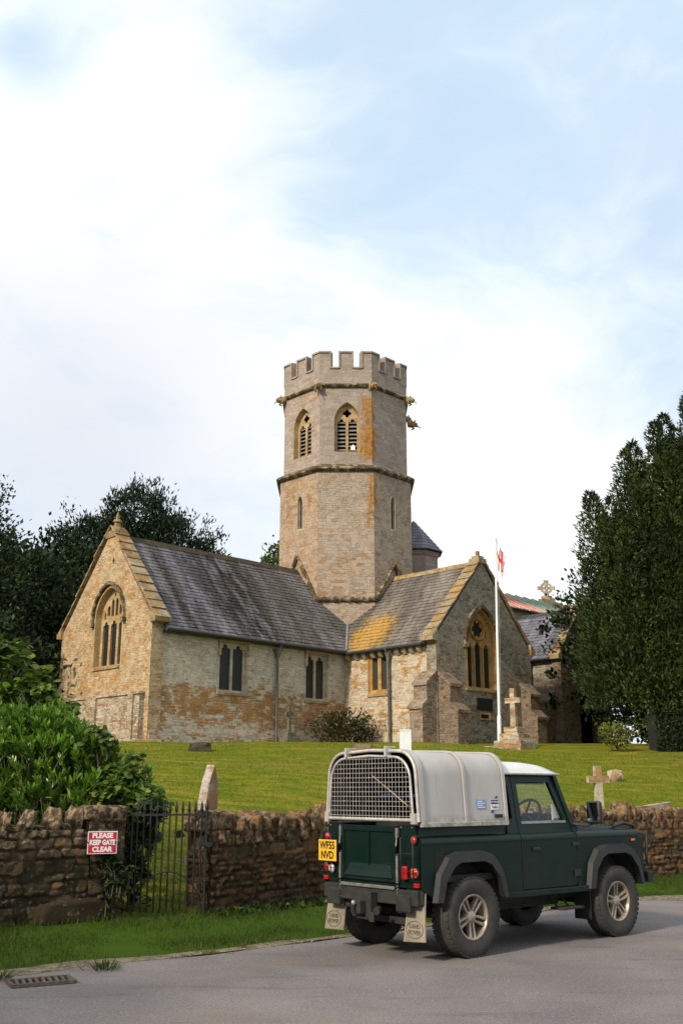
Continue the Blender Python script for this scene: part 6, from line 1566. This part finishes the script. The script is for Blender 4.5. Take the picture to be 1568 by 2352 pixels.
tree('tree',-3.2,72,15.5,[(-.2,0,13.0,2.2,2.2,2.6),(1.6,0,12,2.0,2.2,2.4),(-2.0,0,12.0,1.6,2,2)],9000,.34,.22,M['midleaf'],'rounded mid green tree showing just left of the tower',clump=.8,group='trees beyond the church')
tree('tree',20,88,15.5,[(0,0,11.6,5.5,3,2.6),(5,0,10.8,4,3,2.6),(9,0,10.2,5,3,2.8)],9000,.4,.2,M['midleaf'],'distant pale tree tops behind the coloured nave roof',clump=1.1,group='trees beyond the church')
# unseen trees added beside and behind the viewer to shade the foreground
for (x,y,h) in [(-16.5,4.5,8),(-14.0,.5,8.5),(-12,-4.5,9)]:
    tree('tree',x,y,h,[(0,0,h*.62,3.2,3.2,h*.38),(0,0,h*.35,3.0,3.0,h*.25)],2600,.8,.6,M['darkleaf'],{-16.5:'unseen tree added for foreground shade, nearest the churchyard wall',-14.0:'unseen tree added for foreground shade, middle of the row of three',-12:'unseen tree added for foreground shade, farthest behind the viewer'}[x],clump=1.0,trunk_r=.3,gzv=0,group='unseen trees added for shade')

for (x,y,h,lb) in [(15.2,45.5,6.0,'low dark tree filling the gap between the porch and the yew'),(15,50,9,'dark tree directly behind the yew beside the hedge'),(23,49,11,'dark tree behind the yew at the far right')]:
    tree('tree',x,y,h,[(0,0,h*.5,h*.45+.6,2.5,h*.5)],9000,.3,.18,M['darkleaf'],lb,clump=.8)
# foreground shrubs over the left wall -------------------------------------
M['laurel']=leafmat('glossy laurel leaves',(.045,.12,.012),(.17,.32,.03),(.32,.44,.06),rough=.34,trans=.32,spec=.5,npos=1.2)
M['lime']=leafmat('round pale leaves',(.05,.10,.014),(.15,.23,.03),(.30,.30,.06),rough=.5,trans=.35,npos=1.0)
M['ivy']=leafmat('dark bramble leaves',(.010,.026,.006),(.035,.07,.012),(.10,.13,.02),rough=.4,trans=.2,npos=1.5)
M['twig']=pbr('green brown twig',(.07,.06,.03),.8,var=.3)
def spray(rs,base,tip,nl,L,Wd,mode,twigs,Pl,Dl,Ll,Wl,Cl,t0=.35,r=.006):
    base=Vector(base);tip=Vector(tip); mid=base.lerp(tip,.5)+Vector((rs.normal()*.05,rs.normal()*.05,.06)); pts=[base,mid,tip]
    twigs.tube(pts,[r*1.4,r,r*.35],4)
    ax=(tip-base).normalized(); hue=rs.random()
    for i in range(nl):
        t=t0+(1-t0)*(i+.5)/nl; p=base.lerp(mid,t*2) if t<.5 else mid.lerp(tip,t*2-1)
        a=i*2.4+rs.normal()*.3; s=ax.orthogonal().normalized(); b=ax.cross(s); rad=(s*math.cos(a)+b*math.sin(a))
        if mode=='up': d=(ax*(.55+.6*t)+rad*.75+Vector((0,0,.25))).normalized()
        else: d=(ax*.3+rad*.9+Vector((0,0,-.15+rs.normal()*.25))).normalized()
        Pl.append(p[:]); Dl.append(d[:]); k=rs.uniform(.7,1.15); Ll.append(L*k); Wl.append(Wd*k); Cl.append((min(1,max(0,rs.normal()*.2+.35+.35*t)),rs.random()*(.55+.45*t)*(.9+.2*hue),rs.random()))
def shrub(name,x,y,z,sprays,mode,L,Wd,nl,mat,label,seed,shape,cat='shrub'):
    rs=np.random.default_rng(seed); t=empty(name,(x,y,z),0,label=label,cat=cat); tw=MB(); Pl=[];Dl=[];Ll=[];Wl=[];Cl=[]
    for (b,e) in sprays(rs): spray(rs,b,e,nl,L,Wd,mode,tw,Pl,Dl,Ll,Wl,Cl)
    tw.build('stems',M['twig'],t,uv=False)
    P=np.array(Pl);D=np.array(Dl); n=len(P)
    up=np.array([[0,0,1.0]])+rs.normal(size=(n,3))*.35
    leaves('foliage',P,D,np.array(Ll),np.array(Wl),mat,t,shape,C=np.array(Cl),roll=unit(np.cross(D,up)) if False else unit(np.cross(np.cross(D,up),D)+rs.normal(size=(n,3))*.15)); return t
def laurel_sprays(blobs,n,ln=.45):
    def f(rs):
        out=[]
        w=np.array([b[3]*b[5]+b[3]*b[4] for b in blobs]); w=w/w.sum()
        for b,ww in zip(blobs,w):
            for _ in range(int(n*ww)):
                d=rs.normal(size=3); d/=np.linalg.norm(d); d[2]=abs(d[2])*.9 if rs.random()<.8 else d[2]
                if rs.random()<.6: d[1]=-abs(d[1])
                k=rs.uniform(.72,1.05)*(1.18 if rs.random()<.12 else 1); tip=np.array(b[:3])+d*np.array(b[3:6])*k
                dirn=np.array([d[0]*.5,d[1]*.5,.9])+rs.normal(size=3)*.25; dirn/=np.linalg.norm(dirn)
                out.append((tip-dirn*ln*rs.uniform(.7,1.2),tip))
        return out
    return f
SX,SY=-3.9,13.9
shrub('laurel_bush',SX,SY,.2,laurel_sprays([(-.9,.4,1.35,1.35,.9,1.2),(.30,.1,1.2,1.0,.8,1.15),(-1.2,.3,2.0,.8,.7,.7),(1.0,-.15,.95,.55,.55,.85),(-.2,0,1.9,.75,.6,.62)],1000),'up',.128,.042,18,M['laurel'],'glossy long leaved laurel bush spilling over the left stone wall',21,'folded','bush')
shrub('leafy_sapling',-4.75,15.0,.3,laurel_sprays([(-.25,0,3.0,.55,.5,.68),(.25,0,2.6,.45,.4,.45),(.62,0,2.2,.4,.4,.5),(-.4,.1,2.1,.8,.6,.7)],120,.5),'out',.14,.13,11,M['lime'],'sapling with round pale green leaves above the laurel at the left edge',22,'round','sapling')
shrub('leafy_sapling',-2.75,13.55,.2,laurel_sprays([(-.1,0,1.32,.35,.4,.42),(.26,-.05,1.15,.36,.35,.40),(-.35,0,1.95,.25,.2,.28),(.05,0,1.6,.2,.2,.3)],110,.4),'out',.10,.09,10,M['lime'],'rounded leaved sapling leaning over the gate pier',23,'round','sapling')
shrub('bramble',-2.62,13.05,.15,laurel_sprays([(.05,0,.85,.30,.22,.40),(.12,-.12,.45,.2,.2,.40),(.25,.0,1.12,.26,.2,.24)],150,.3),'out',.075,.06,10,M['ivy'],'dark bramble growing through the hinge side of the iron gate',24,'round','bramble')
shrub('ivy',-2.62,12.30,.1,laurel_sprays([(.06,-.02,.42,.16,.10,.32),(-.06,-.02,.66,.12,.08,.18)],70,.18),'out',.055,.05,8,M['ivy'],'ivy creeping up the face of the left gate pier',25,'round','ivy')
# dark core twiggery inside the laurel
Q,O=crown_pts([(-.8,.6,.95,1.4,.7,.8),(.3,.4,.8,.9,.6,.65)],1500,.3,12,.2)
lb=[o for o in COL.objects if o.name=='laurel_bush'][0]
leaves('inner_foliage',Q[Q[:,2]>0],unit(rng.normal(size=Q.shape))[Q[:,2]>0],.2,.12,M['ivy'],lb,'diamond')

# grass --------------------------------------------------------------------
M['vblade']=leafmat('shade-darkened verge blades',(.026,.052,.006),(.065,.105,.011),(.15,.16,.03),rough=.6,trans=.3,spec=.2,npos=1.5)  # darker than the lawn blades: verge shade is painted into the colour
M['blade']=leafmat('grass blades',(.055,.095,.008),(.14,.185,.014),(.26,.25,.05),rough=.6,trans=.3,spec=.2,npos=1.5)
def blades(name,X,Y,h,w,label,lean=.35,mat='blade'):
    n=len(X); Z=np.array([ground(a,b) for a,b in zip(X,Y)]); P=np.stack([X,Y,Z-.005],1)
    D=unit(np.stack([rng.normal(size=n)*lean,rng.normal(size=n)*lean,np.ones(n)],1)); S_=unit(np.stack([rng.normal(size=n),rng.normal(size=n),np.zeros(n)],1))
    bend=np.stack([rng.normal(size=n),rng.normal(size=n),np.zeros(n)],1)*(h*.25)[:,None]
    H=h[:,None]; W_=w[:,None] if hasattr(w,'__len__') else w
    V=np.stack([P-S_*W_*.5,P+S_*W_*.5,P+D*H*.55+S_*W_*.35,P+D*H+bend,P+D*H*.55-S_*W_*.35],1).reshape(-1,3)
    b=np.arange(n)[:,None]*5; T=np.concatenate([b+[0,1,2,4],]); 
    # last triangle as a degenerate-free quad split: use tri mesh
    F=np.concatenate([b+[0,1,2],b+[0,2,4],b+[4,2,3]])
    C=rng.random((n,3)); C=np.repeat(C,5,0)
    o=np_mesh(name,V,F,C,M[mat]); tag(o,label,'grass',kind='stuff'); return o
def scatter_verge(n):
    X=rng.uniform(-7,9.5,n); e=np.array([edgeY(a) for a in X]); w=np.array([wallY(a) for a in X])
    t=rng.random(n); Y=e+(w-e+.05)*t+.02; gate_=(X>-2.45)&(X<-1.6)
    Y=np.where(gate_&(rng.random(n)<.4),Y+rng.uniform(0,1.2,n),Y)
    den=np.array([noise.noise(Vector((a*1.6,b*1.6,0))) for a,b in zip(X,Y)]); k=rng.random(n)<(.6+den*.8)
    return X[k],Y[k],den[k],((Y-e)/(w-e))[k]
X,Y,den,t=scatter_verge(70000)
h=np.clip(.035+.035*rng.random(len(X))+den*.03+.05*np.exp(-((t-1)/.12)**2),.02,.14)
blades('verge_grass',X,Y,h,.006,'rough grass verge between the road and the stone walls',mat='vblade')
n=60000; X=rng.uniform(-8,13,n); w=np.array([wallY(a) for a in X]); Y=w+.4+(35.5-w)*rng.random(n)**1.3
blades('churchyard_grass',X,Y,rng.uniform(.04,.09,n),.012,'short mown grass on the sloping churchyard lawn',lean=.6)
# tufts and weeds along the road edge
def tuft(x,y,n,h,label,mat=None):
    P=np.stack([rng.normal(size=n)*h*.5,rng.normal(size=n)*h*.4,np.zeros(n)],1); D=unit(np.stack([P[:,0]/h*.9,P[:,1]/h*.9,np.ones(n)],1)+rng.normal(size=(n,3))*.2)
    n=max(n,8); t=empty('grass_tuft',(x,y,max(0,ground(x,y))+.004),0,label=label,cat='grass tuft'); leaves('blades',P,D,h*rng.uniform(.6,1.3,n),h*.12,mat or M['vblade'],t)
tuft(-2.95,9.42,90,.11,'grass tuft at the left end of the drain grating')
tuft(-2.13,9.95,80,.10,'small weed tuft right of the drain grating')
for i,(x,y) in enumerate([(-3.6,8.9),(-1.3,10.92),(-1.0,11.25)]): tuft(x,y,30,.06,['weed tuft at the road edge in the lower left corner','small weed on the road edge below the gate','small weed on the road edge nearest the vehicle'][i],M['yellowgreen'])
# leafy weeds at the foot of the right wall
n=900; X=rng.uniform(-1.4,3,n); Y=np.array([wallY(a) for a in X])-rng.uniform(.02,.5,n)**1.0; Z=np.array([ground(a,b) for a,b in zip(X,Y)])
o=leaves('low_weeds',np.stack([X,Y,Z],1),unit(rng.normal(size=(n,3))*.6+[0,-.2,.8]),.07,.045,M['ivy'],None,'round'); tag(o,'low broad leaved weeds at the foot of the right wall','weeds',kind='stuff')

# grit and small stones along the ragged road edge
mb=MB(); M['grit']=pbr('pale grit',(.24,.19,.14),.9,var=.5,vscale=30)
for i in range(420):
    x=rng.uniform(-5,8); y=edgeY(x)-abs(rng.normal())*.16+.03; r=rng.uniform(.004,.014); rock_mb(mb,(x,y,.008+r*.4),(r,r*.8,r*.6),rng.uniform(0,3),seed=i,sub=1)
tag(mb.build('road_grit',M['grit'],uv=False),'loose pale grit and small stones along the road edge','grit',kind='stuff')
